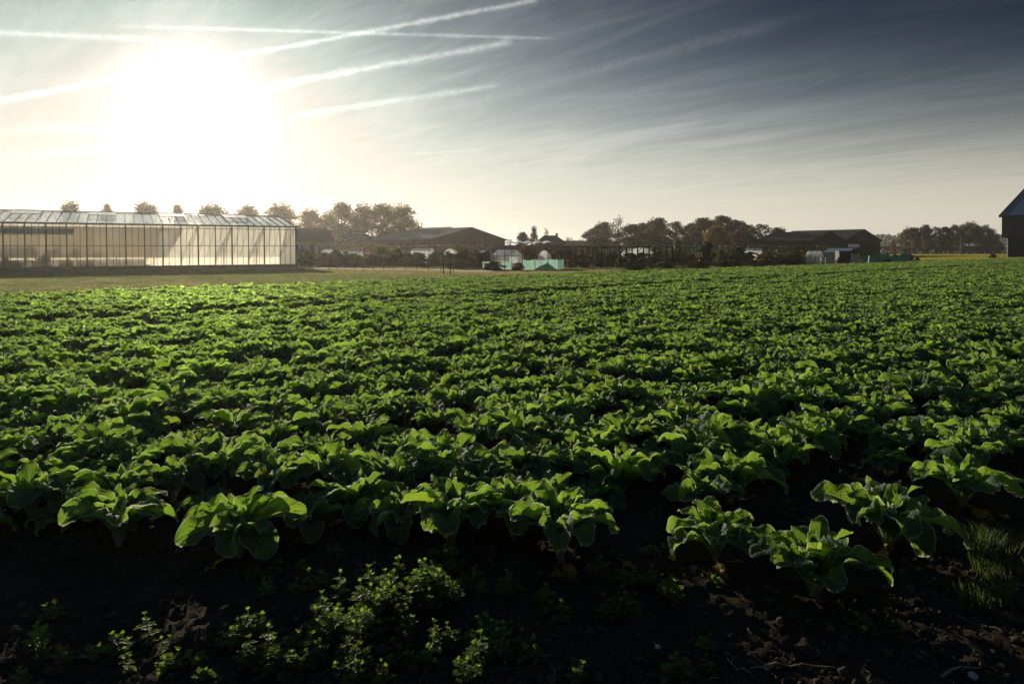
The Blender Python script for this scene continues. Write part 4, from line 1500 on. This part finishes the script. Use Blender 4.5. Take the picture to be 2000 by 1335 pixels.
M_DKROOF = plain('dark roof sheets', (0.038, 0.038, 0.036), 0.8, 0.2, .6, 0.15, stripes=((.73, .68, 0), .6, .03))


def build_buildings():
    Z = Vector((0, 0, 1))
    # white house, right of the greenhouse
    d = 108
    c = at(650, HORIZON, d)
    root = thing('white_house', (c.x, d, 0), 'low white house with a grey tiled roof beside the end of the greenhouse', 'house')
    ze, zr = zat(650, 470, d), zat(635, 448.5, d + 3.5)
    p, wo, ro = gable(root, (0, 0, 0), GB, GA, 8.0, 16, ze, zr, M_WHITE, M_TILE)
    n = -Vector(GB)
    for a0, a1, z0, z1, bars in ((.5, 2.4, 1.0, 2.7, 3), (4.6, 5.0, .6, 2.8, 0), (7.2, 9.0, 1.2, 2.3, 1)):
        window(root, p(0, a0, 0), p(0, a1, 0), z0, z1, n, M_WHITE, M_PANE, bars)
    for a0, a1 in ((2.9, 3.5), (5.3, 6.1)):
        mb = MB()
        mb.hexa([p(-.05, a0, 0), p(-.05, a1, 0), p(0, a1, 0), p(0, a0, 0)], [p(-.05, a0, 2.9), p(-.05, a1, 2.9), p(0, a1, 2.9), p(0, a0, 2.9)])
        dr = mb.build('door', M_BROWNDOOR, root)
        mb = MB()
        mb.bar(p(-.09, a0 + .1, 1.0), p(-.09, a0 + .1, 1.2), .04)
        mb.build('handle', M_ALU, dr)
    mb = MB()
    mb.bar(p(-.45, -.3, ze - .05), p(-.45, 16.3, ze - .05), .12)
    mb.build('gutter', M_ALU, root)
    # dark lean-to in front of the house
    c = at(601, HORIZON, 92)
    root = thing('timber_shed', (c.x, 92, 0), 'small dark timber shed with a flat roof between greenhouse and white house', 'shed')
    mb = MB()
    mb.box((-.9, 1.2, .95), (2.8, 2.2, 1.9), R(20))
    mb.build('wall', plain('tarred boards', (0.05, 0.035, 0.028), 0.9, 0.3, 4, 0.1, stripes=((1, .3, 0), .15, .01)), root)
    mb = MB()
    mb.box((-.9, 1.2, 1.96), (3.1, 2.5, .10), R(20))
    mb.build('roof', M_TILE, root)
    # big brown barn
    d = 130
    c = at(843, HORIZON, d)
    root = thing('brown_barn', (c.x, d, 0), 'wide brown barn with a low grey gable roof behind the allotments', 'barn')
    ze, zr = zat(843, 467, d), zat(916, 445.5, d + 7.8)
    p, wo, ro = gable(root, (0, 0, 0), (.66, .75), (-.75, .66), 20.9, 17.5, ze, zr, M_BARNWALL, M_BARNROOF, .5, .2)
    for k in range(4):
        mb = MB()
        b0 = 1.2 + k * 3.6
        mb.hexa([p(-.06, b0, .9), p(-.06, b0 + 2.8, .9), p(0, b0 + 2.8, .9), p(0, b0, .9)], [p(-.06, b0, ze - .7), p(-.06, b0 + 2.8, ze - .7), p(0, b0 + 2.8, ze - .7), p(0, b0, ze - .7)])
        mb.build('opening', M_DARK, root)
    for a0, a1 in ((10.5, 13.6), (13.7, 16.8)):
        mb = MB()
        mb.hexa([p(a0, -.12, 0), p(a1, -.12, 0), p(a1, -.04, 0), p(a0, -.04, 0)], [p(a0, -.12, 2.55), p(a1, -.12, 2.55), p(a1, -.04, 2.55), p(a0, -.04, 2.55)])
        mb.build('sliding_door', plain('pale grey steel door', (0.42, 0.45, 0.47), 0.6, 0.1, 2, 0.3, stripes=((1, 1, 0), .3, .01)), root)
    mb = MB()
    for k in range(9):
        b = 6 + k * 1.1
        mb.box(p(10.45, b, zr + .34), (.8, .5, .16), .7)
    mb.build('ridge_vents', M_BARNROOF, root)
    # low annex on the far side of the barn with wavy tunnel roof
    c = at(986, HORIZON, 108)
    root = thing('wavy_roof_shed', (c.x, 108, 0), 'long low dark shed with a pale wavy roof right of the brown barn', 'shed')
    wd = (at(1082, HORIZON, 108).x - c.x)
    zt = zat(1030, 476, 108)
    mb = MB()
    mb.box((wd / 2 + .6, 4, zt / 2 - .1), (wd + 2.6, 7, zt - .2))
    mb.build('wall', M_BARNWALL, root)
    mb = MB()
    sp = wd / 5
    m_ = 60
    prev = None
    for i in range(m_ + 1):
        x = i / m_ * wd
        z = zt + .25 * abs(math.sin(math.pi * x / sp)) ** .8
        cur = (Vector((x, .2, z)), Vector((x, 8, z + .35)), Vector((x, .2, z - .05)), Vector((x, 8, z + .30)))
        if prev:
            mb.quad(prev[0], cur[0], cur[1], prev[1])
            mb.quad(prev[2], prev[3], cur[3], cur[2])
            mb.quad(prev[0], prev[2], cur[2], cur[0])
        prev = cur
    mb.build('wavy_roof', plain('pale roof sheet', (0.5, 0.52, 0.55), 0.25, 0.1, 2, 0.5), root)
    # hipped dark house
    c = at(1077, HORIZON, 152)
    root = thing('hipped_house', (c.x, 152, 0), 'dark house with a hipped roof behind the wavy roofed shed', 'house')
    w2 = 62 * 152 / F / 2
    ze, zr = zat(1077, 474, 152), zat(1077, 459.5, 156)
    mb = MB()
    mb.box((0, 4.5, ze / 2), (2 * w2 - .8, 8.2, ze))
    mb.build('wall', M_BARNWALL, root)
    mb = MB()
    r = w2 * .36
    vs = [(-w2, 0, ze), (w2, 0, ze), (w2, 9, ze), (-w2, 9, ze), (-r - .2, 4.5, zr), (r, 4.5, zr)]
    mb.add(vs, ((0, 1, 5, 4), (1, 2, 5), (2, 3, 4, 5), (3, 0, 4), (3, 2, 1, 0)))
    ro = mb.build('roof', M_DKROOF, root)
    mb = MB()
    mb.box((1.5, 4.6, zr + .1), (.5, .5, .8))
    mb.build('chimney', M_BARNWALL, ro)
    window(root, (-1.2, .3, 0), (.4, .3, 0), .9, 2.0, (0, -1, 0), M_WHITE, M_PANE, 1)
    # small building among hazy trees
    c = at(1112, HORIZON, 200)
    root = thing('distant_house', (c.x, 200, 0), 'small hazy house roof between the hipped house and the dark tree belt', 'house')
    gable(root, (-3.4, 0, 0), (.3, 1), (1, -.1), 7, 8, 3.0, zat(1112, 471, 203), M_BARNWALL, M_TILE)
    # dark twin barn
    d = 167
    c = at(1648, HORIZON, d)
    root = thing('twin_barn', (c.x, d, 0), 'large dark barn with two joined low gables behind the allotment shed', 'barn')
    ze, zr = zat(1648, 469.5, d), zat(1684, 449, d + 8.4)
    g, s = (.73, .68), (-.68, .73)
    p, wo, ro = gable(root, (0, 0, 0), g, s, 24.6, 18, ze, zr, M_DKWALL, M_DKROOF, .4, .2)
    gv = Vector((g[0], g[1], 0)).normalized()
    q0 = -gv * 20.2 - Vector((s[0], s[1], 0)).normalized() * .6
    p2, wo2, ro2 = gable(root, q0, g, s, 19.7, 13, ze - .3, zr - .9, M_DKWALL, M_DKROOF, .4, .2)
    mb = MB()
    mb.hexa([p(2.5, -.08, 2.4), p(9.5, -.08, 2.4), p(9.5, -.01, 2.4), p(2.5, -.01, 2.4)], [p(2.5, -.08, 3.2), p(9.5, -.08, 3.2), p(9.5, -.01, 3.2), p(2.5, -.01, 3.2)])
    mb.build('skylight_strip', plain('blue skylight strip', (0.30, 0.40, 0.52), 0.2, 0.1, 2, 0.5), root)
    fr = plain('faint wall panel', (0.040, 0.038, 0.030), 0.8, 0.2, 2, 0.1)
    mb = MB()
    for i in range(10):
        a = 2.0 + i * 2.2
        for j in range(5):
            z = .4 + j * 1.15
            zt = ze + (zr - ze) * (1 - abs(a + .7 - 12.3) / 12.3) - .6
            if z + .8 < zt:
                mb.hexa([p(a, -.05, z), p(a + 1.4, -.05, z), p(a + 1.4, -.012, z), p(a, -.012, z)], [p(a, -.05, z + .75), p(a + 1.4, -.05, z + .75), p(a + 1.4, -.012, z + .75), p(a, -.012, z + .75)])
    mb.build('wall_panels', fr, root)
    # dark blue barn at the right
    d = 130
    c = at(1956, HORIZON, d)
    root = thing('blue_barn', (c.x, d, 0), 'tall dark barn with blue cladding over an open black base at the right edge', 'barn')
    t, b = Vector((.5, -.87, 0)).normalized(), Vector((.87, .5, 0))
    ze, zm = zat(1956, 422, d), zat(1956, 464.5, d)
    zr = ze + 11.5 * .575
    clad = plain('dark blue cladding', (0.010, 0.026, 0.050), 0.55, 0.15, 1, 0.35, stripes=((.5, -.87, 0), .35, .03))
    roofm = plain('blue steel roof', (0.03, 0.075, 0.15), 0.45, 0.15, 1, 0.4, stripes=((.5, -.87, 0), .45, .02))
    L, W = 30, 23

    def P(a, bb, z):
        return t * a + b * bb + Z * z
    mb = MB()
    mb.hexa([P(0, 0, zm), P(L, 0, zm), P(L, W, zm), P(0, W, zm)], [P(0, 0, ze), P(L, 0, ze), P(L, W, ze), P(0, W, ze)])
    mb.add([P(0, 0, ze), P(0, W, ze), P(0, W / 2, zr)], ((0, 1, 2),))
    mb.build('upper_wall', clad, root)
    mb = MB()
    mb.hexa([P(.7, .9, 0), P(L, .9, 0), P(L, W - .9, 0), P(.7, W - .9, 0)], [P(.7, .9, zm - .01), P(L, .9, zm - .01), P(L, W - .9, zm - .01), P(.7, W - .9, zm - .01)])
    mb.build('lower_wall', M_DARK, root)
    for a in range(0, 6):
        mb = MB()
        mb.bar(P(.9 + a * 5.5, .45, 0), P(.9 + a * 5.5, .45, zm - .01), .3)
        mb.build('pillar', M_DARK, root)
    mb = MB()
    h = W / 2
    for sg in (0, 1):
        def q(tt, a, dz):
            return P(a, tt if sg == 0 else W - tt, ze + .575 * tt + dz)
        mb.hexa([q(-.3, -.25, .03), q(h, -.25, .03), q(h, L, .03), q(-.3, L, .03)], [q(-.3, -.25, .22), q(h, -.25, .22), q(h, L, .22), q(-.3, L, .22)])
    ro = mb.build('roof', roofm, root)
    mb = MB()
    mb.bar(P(-.28, -.35, ze - .1), P(-.28, h, zr + .12), .14, .5)
    mb.build('verge_board', M_DARK, ro)
    mb = MB()
    mb.bar(P(-.2, -.42, ze - .1), P(L, -.42, ze - .1), .2, .25)
    mb.build('gutter', M_DARK, root)
    # pale roof between the trees
    c = at(1930, HORIZON, 300)
    root = thing('far_barn', (c.x, 300, 0), 'distant low barn with a pale roof between right trees and blue barn', 'barn')
    gable(root, (0, 0, 0), (.9, .4), (-.4, .9), 11, 12, 3.6, zat(1940, 464, 303), M_BARNWALL, plain('pale barn roof', (0.4, 0.4, 0.4), 0.6, 0.1, 1), .3)


build_buildings()

# ------------------------------------------------------------------ allotment things
M_TEAL = leafy('teal windbreak net', (0.08, 0.18, 0.15), (0.33, 0.55, 0.45), 0.6, 0.2)
M_NET = leafy('dark green net', (0.004, 0.022, 0.016), (0.003, 0.032, 0.024), 0.45, 0.15)
M_BOARD = plain('white painted boards', (0.60, 0.58, 0.52), 0.7, 0.15, 3, 0.2, stripes=((1, 0.4, 0), .18, .01))


def glasshouse(px0, pxc, px1, yr, ye, d, label, lean=(.8, .6), rows=4, mat=None):
    """small glasshouse: side wall from px0 to the near corner pxc, gable from pxc to px1"""
    c = at(pxc, HORIZON, d)
    root = thing('glasshouse', (c.x, d, 0), label, 'glasshouse')
    g = Vector((lean[0], lean[1], 0)).normalized()
    s = Vector((-g.y, g.x, 0))
    w = max(.8, (px1 - pxc) * d / F / g.x * 1.04)
    L = max(1.0, (pxc - px0) * d / F / max(.3, g.y) * 1.04)
    ze, zr = zat(pxc, ye, d), zat(pxc, yr, d + w * .3)
    if pxc >= px1 - 1:
        w = 2.2

    def p(a, b, z):
        return g * a + s * b + Vector((0, 0, z))
    h = w / 2
    fr = MB()
    cor = [p(0, 0, 0), p(w, 0, 0), p(w, L, 0), p(0, L, 0)]
    for q in cor:
        fr.bar(q, q + Vector((0, 0, ze)), .05)
    for i in range(4):
        fr.bar(cor[i] + Vector((0, 0, ze)), cor[(i + 1) % 4] + Vector((0, 0, ze)), .05)
        fr.bar(cor[i] + Vector((0, 0, .12)), cor[(i + 1) % 4] + Vector((0, 0, .12)), .06)
    fr.bar(p(h, 0, zr), p(h, L, zr), .06)
    for i in range(rows + 1):
        b = L * i / rows
        fr.bar(p(0, b, ze), p(h, b, zr), .04)
        fr.bar(p(w, b, ze), p(h, b, zr), .04)
        fr.bar(p(0, b, .1), p(0, b, ze), .035)
    for a in (w * .33, w * .67):
        fr.bar(p(a, 0, .1), p(a, 0, ze + (zr - ze) * .6), .035)
    fr.build('frame', M_ALU, root)
    gl = MB()
    gl.quad(p(0, 0, .1), p(0, L, .1), p(0, L, ze), p(0, 0, ze))
    gl.quad(p(w, 0, .1), p(w, L, .1), p(w, L, ze), p(w, 0, ze))
    for b in (0, L):
        gl.add([p(0, b, .1), p(w, b, .1), p(w, b, ze), p(h, b, zr), p(0, b, ze)], ((0, 1, 2, 3, 4),))
    gl.build('wall_glass', mat or M_GLASS, root)
    gl = MB()
    gl.quad(p(0, 0, ze + .015), p(0, L, ze + .015), p(h, L, zr + .015), p(h, 0, zr + .015))
    gl.quad(p(w, 0, ze + .015), p(w, L, ze + .015), p(h, L, zr + .015), p(h, 0, zr + .015))
    gl.build('roof_glass', mat or M_GLASS, root)
    return root


def tunnel(px0, px1, ytop, d, L, label, rz=0.0):
    c = at((px0 + px1) / 2, HORIZON, d)
    root = thing('polytunnel', (c.x, d, 0), label, 'polytunnel', rz=rz)
    w = (px1 - px0) * d / F
    h = zat((px0 + px1) / 2, ytop, d)
    mb, fr = MB(), MB()
    n = 16
    prof = [(-w / 2 * math.cos(math.pi * i / n), h * math.sin(math.pi * i / n) ** .7) for i in range(n + 1)]
    m = max(2, int(L / 1.5))
    for k in range(m + 1):
        y = L * k / m
        fr.tube([(x * 1.01, y, z * 1.01) for x, z in prof], [.025] * (n + 1), 5)
    for i in range(n):
        (x0, z0), (x1, z1) = prof[i], prof[i + 1]
        mb.quad((x0, 0, z0), (x1, 0, z1), (x1, L, z1), (x0, L, z0))
    for y in (.01, L - .01):
        mb.add([(x, y, z) for x, z in prof], (tuple(range(n + 1)),))
    mb.build('film', M_FILM, root, True)
    fr.build('hoops', M_ALU, root)
    return root


def net_fence(name, pts, h, n_post, mat, label, sag=.12, post_h=None, waves=.05):
    """cloth net between posts; pts are ground points along its foot"""
    root = thing(name, (pts[0].x, pts[0].y, 0), label, 'net fence')
    pts = [Vector((q.x - pts[0].x, q.y - pts[0].y, 0)) for q in pts]
    seg = [0]
    for i in range(1, len(pts)):
        seg.append(seg[-1] + (pts[i] - pts[i - 1]).length)

    def along(t):
        t *= seg[-1]
        for i in range(1, len(pts)):
            if t <= seg[i] + 1e-6:
                return pts[i - 1].lerp(pts[i], (t - seg[i - 1]) / (seg[i] - seg[i - 1]))
    mb = MB()
    nx, nz = n_post * 10, 6
    grid = []
    for i in range(nx + 1):
        t = i / nx
        q = along(t)
        f = (t * n_post) % 1.0
        top = h * (1 - sag * math.sin(math.pi * f) * (1 + .6 * math.sin(int(t * n_post) * 2.3)))
        for j in range(nz + 1):
            k = j / nz
            off = waves * math.sin(t * n_post * 5.1 + k * 3) * math.sin(math.pi * f)
            grid.append((q.x + off * .4, q.y + off, .03 + k * (top - .03)))
    fs = [(i * (nz + 1) + j, (i + 1) * (nz + 1) + j, (i + 1) * (nz + 1) + j + 1, i * (nz + 1) + j + 1) for i in range(nx) for j in range(nz)]
    mb.add(grid, fs)
    mb.build('net', mat, root, True)
    rng = random.Random(n_post)
    for i in range(n_post + 1):
        q = along(i / n_post)
        mb = MB()
        hh = (post_h or h * 1.08) * rng.uniform(.92, 1.08)
        mb.tube([(q.x, q.y - .05, -.1), (q.x + rng.uniform(-.03, .03), q.y - .05, hh)], [.035, .03], 6)
        mb.build('post', M_POST, root)
    return root


def build_allotments():
    tunnel(622, 652, 486.5, 86, 3, 'bright white tunnel roof in front of the white house')
    glasshouse(660, 702, 706, 489, 493, 84, 'long low glasshouse with a bright roof behind the wire fence', (.35, .94), 7)
    glasshouse(802, 838, 839, 484.5, 489, 88, 'bright small glasshouse with sloped ends before the left side of the brown barn', (.25, .97), 4)
    tunnel(864, 893, 485.5, 86, 3, 'bright round tunnel end before the brown barn wall')
    glasshouse(959, 994, 1022, 487, 499.5, 64, 'small clear glasshouse behind the dark heap at the teal net', (.85, .5), 4)
    tunnel(1050, 1078, 489, 78, 3, 'pale arch seen behind the posts above the bright teal net')
    tunnel(1222, 1282, 483.5, 82, 5, 'white tunnel seen through the black cage')
    glasshouse(1461, 1489, 1490, 484.5, 489, 88, 'small rounded white glasshouse between the big dark bush and dry scrub', (.3, .95), 4)
    glasshouse(1583, 1602, 1613, 489.5, 498, 80, 'small grey glasshouse left of the white shed', (.7, .7), 3)
    # small dark shed by the teal net
    c = at(949, HORIZON, 68)
    root = thing('tool_shed', (c.x, 68, 0), 'narrow dark tool shed with a pale roof left of the clear glasshouse', 'shed', rz=.5)
    gable(root, (-.4, 0, 0), (1, 0), (0, 1), .85, 1.0, zat(949, 494, 68), zat(949, 490.5, 68), plain('grey boards', (0.09, 0.085, 0.08), .9, .2, 5, .1, stripes=((1, 0, 0), .12, .01)), plain('pale felt roof', (0.40, 0.42, 0.44), .6, .1, 3), .06, .04)
    # white shed
    d = 84
    c = at(1656.5, HORIZON, d)
    root = thing('white_shed', (c.x, d, 0), 'white boarded shed with a blue-grey roof and black gable by the crop edge', 'shed')
    p, wo, ro = gable(root, (0, 0, 0), (.86, .5), (-.5, .86), 2.0, 3.2, zat(1656, 492.5, d), zat(1667, 485.5, d + .5), M_BOARD, plain('blue-grey corrugated sheet', (0.26, 0.31, 0.40), .3, .15, 3, .5, stripes=((.5, -.86, 0), .25, .02)), .14, .05)
    z0, z1 = zat(1656, 492.5, d), zat(1667, 485.5, d + .5)
    mb = MB()
    mb.add([p(-.12, -.16, z0 - .12), p(2.12, -.16, z0 - .12), p(1.0, -.16, z1 + .03), p(-.12, -.14, z0 - .12), p(2.12, -.14, z0 - .12), p(1.0, -.14, z1 + .03)], ((0, 1, 2), (5, 4, 3), (0, 3, 4, 1), (1, 4, 5, 2), (2, 5, 3, 0)))
    mb.build('gable_board', M_DARK, root)
    mb = MB()
    mb.bar(p(2.02, -.05, 0), p(2.02, -.05, z0), .09)
    mb.build('corner_post', plain('white post paint', (.7, .7, .66), .6, .1, 3), root)
    mb = MB()
    for a in (.5, 1.0, 1.5):
        mb.bar(p(a, -.02, .1), p(a, -.02, z0 - .15), .03)
    mb.build('door_battens', M_POST, root)
    c = at(1646.5, HORIZON, 79)
    root = thing('water_tank', (c.x, 79, 0), 'black square water tank standing before the white shed', 'tank')
    mb = MB()
    mb.box((0, 0, .85), (1.35, 1.0, 1.3))
    mb.build('body', M_DARK, root)
    mb = MB()
    mb.box((0, 0, 1.53), (1.42, 1.08, .06))
    mb.build('lid', M_DARK, root)
    mb = MB()
    for x in (-.5, .5):
        mb.box((x, 0, .1), (.2, .9, .2))
    mb.build('footing', M_SLAB, root)
    # white bench
    c = at(1609, HORIZON, 76)
    root = thing('garden_bench', (c.x, 76, 0), 'small white bench in front of the small grey glasshouse', 'bench')
    mw = plain('white bench paint', (.6, .6, .56), .6, .1, 4)
    for nm, cc, sz in (('seat', (0, 0, .62), (.62, .35, .05)), ('backrest', (0, .18, .88), (.62, .04, .08))):
        mb = MB()
        mb.box(cc, sz)
        mb.build(nm, mw, root)
    for x in (-.27, .27):
        mb = MB()
        mb.box((x, .16, .45), (.05, .05, .9))
        mb.build('leg', mw, root)
    mb = MB()
    q = at(1697, HORIZON, 78)
    mb.bar((q.x - .08, 78, 0), (q.x + .09, 78, 1.0), .10)
    tag(mb.build('marker_post', plain('white marker paint', (.7, .68, .62), .6, .1, 4)), 'short leaning white post right of the white shed', 'post')
    # nets
    net_fence('teal_net', [at(942, HORIZON, 60), at(1000, HORIZON, 59.5)], .78, 4, M_TEAL, 'teal net left of the dark heap, below the clear glasshouse', .06, 1.75)
    net_fence('teal_net', [at(1020, HORIZON, 59), at(1089, HORIZON, 58.5), at(1101, HORIZON, 62)], .95, 6, M_TEAL, 'bright sunlit teal net with folds right of the dark heap', .10, 1.8)
    net_fence('green_net', [at(1684, HORIZON, 88), at(1778, HORIZON, 94)], 1.25, 6, M_NET, 'dark green sagging net fence right of the white shed', .22, 1.45)
    # black cage
    c = at(1100, HORIZON, 63)
    root = thing('fruit_cage', (c.x, 63, 0), 'long black cage of posts and rails around the allotment plants', 'fruit cage')
    e = at(1313, HORIZON, 68) - Vector((c.x, 63, 0))
    e.z = 0
    ht = zat(1100, 482, 63)
    back = Vector((-.3, 4.5, 0))
    N_ = 18
    mb = MB()
    for o in (Vector((0, 0, 0)), back):
        for z in (ht, ht - .42, ht * .5):
            mb.bar(o + Vector((0, 0, z)), o + e + Vector((0, 0, z)), .06 if z == ht else .025)
    for i in range(N_ + 1):
        q = e * (i / N_)
        if i % 2 == 0:
            mb.bar(q + Vector((0, 0, ht - .02)), q + back + Vector((0, 0, ht - .02)), .04)
    mb.build('rails', M_BLACKWOOD, root)
    rng = random.Random(3)
    for i in range(N_ + 1):
        for o in (Vector((0, 0, 0)), back):
            q = e * (i / N_) + o
            mb = MB()
            mb.bar(q + Vector((0, 0, -.05)), q + Vector((rng.uniform(-.02, .02), 0, ht)), .07 if i % 3 else .11)
            if i % 6 == 0:
                mb.bar(q + Vector((0, -.02, ht - .5)), q + e.normalized() * .5 + Vector((0, -.02, ht - .05)), .05)
            mb.build('post', M_BLACKWOOD, root)
    # wire fence right of the greenhouse
    a, b = at(580, HORIZON, 70), at(886, HORIZON, 52)
    root = thing('wire_fence', (a.x, a.y, 0), 'thin wire fence on slim posts running from the greenhouse end to the grass', 'fence')
    e = Vector((b.x - a.x, b.y - a.y, 0))
    mw = plain('grey fence steel', (.17, .15, .12), .6, .2, 5, .3)
    for i in range(17):
        q = e * (i / 16)
        mb = MB()
        mb.tube([q + Vector((0, 0, -.05)), q + Vector((0, 0, 1.45 if i != 5 else 1.9))], [.03, .03], 6)
        mb.build('post', mw, root)
    mb = MB()
    for z in (.15, .45, .75, 1.05, 1.38):
        mb.bar(Vector((0, 0, z)), e + Vector((0, 0, z)), .014)
    mb.build('wires', mw, root)
    for px, d, h, lab in ((866, 48, 1.55, 'left of the two timber stakes at the right end of the wire fence'), (879, 46.5, 1.5, 'right of the two timber stakes at the end of the wire fence')):
        q = at(px, HORIZON, d)
        mb = MB()
        mb.tube([(q.x, d, -.1), (q.x + .02, d, h)], [.04, .035], 7)
        tag(mb.build('stake', M_POST), lab, 'stake')
    # poles on the meadow
    for px, ytop, d, lab in ((1729, 468, 150, 'thin pole left of the far right trees'), (1801, 463, 170, 'thin pole standing in the meadow before the far right trees'), (1876, 463, 170, 'thin pole between the far right trees and the blue barn')):
        q = at(px, ytop, d)
        root = thing('pole', (q.x, d, 0), lab, 'pole')
        mb = MB()
        mb.tube([(0, 0, -.1), (0, 0, q.z)], [.07, .05], 7)
        mb.build('shaft', M_ALU, root)
        mb = MB()
        mb.box((0, 0, q.z + .05), (.34, .16, .1))
        mb.build('cap', M_ALU, root)
    # long rail along the meadow
    a, b = at(1765, HORIZON, 200), at(1958, HORIZON, 200)
    root = thing('rail_fence', (a.x, 200, 0), 'low thin rail fence along the far side of the meadow', 'fence')
    L = b.x - a.x
    for i in range(12):
        mb = MB()
        mb.bar((L * i / 11, 0, 0), (L * i / 11, 0, 1.1), .09)
        mb.build('post', M_ALU, root)
    mb = MB()
    for z in (.55, 1.05):
        mb.bar((0, -.06, z), (L, -.06, z), .06)
    mb.build('rails', M_ALU, root)


build_allotments()


# ------------------------------------------------------------------ morning haze
def build_haze():
    m = bpy.data.materials.new('morning haze')
    m.use_nodes = True
    N = NT(m.node_tree)
    N.n.clear()
    out = N.new('ShaderNodeOutputMaterial')
    v = N.new('ShaderNodeVolumePrincipled')
    v.inputs['Color'].default_value = (1.0, 0.97, 0.92, 1)
    v.inputs['Density'].default_value = 0.00031
    v.inputs['Anisotropy'].default_value = 0.68
    N.l.new(v.outputs[0], out.inputs['Volume'])
    mb = MB()
    mb.box((0, 470, 13.5), (2900, 1900, 29))
    o = mb.build('haze', m)
    tag(o, 'thin bright morning haze over the field', None, None, 'stuff')


build_haze()
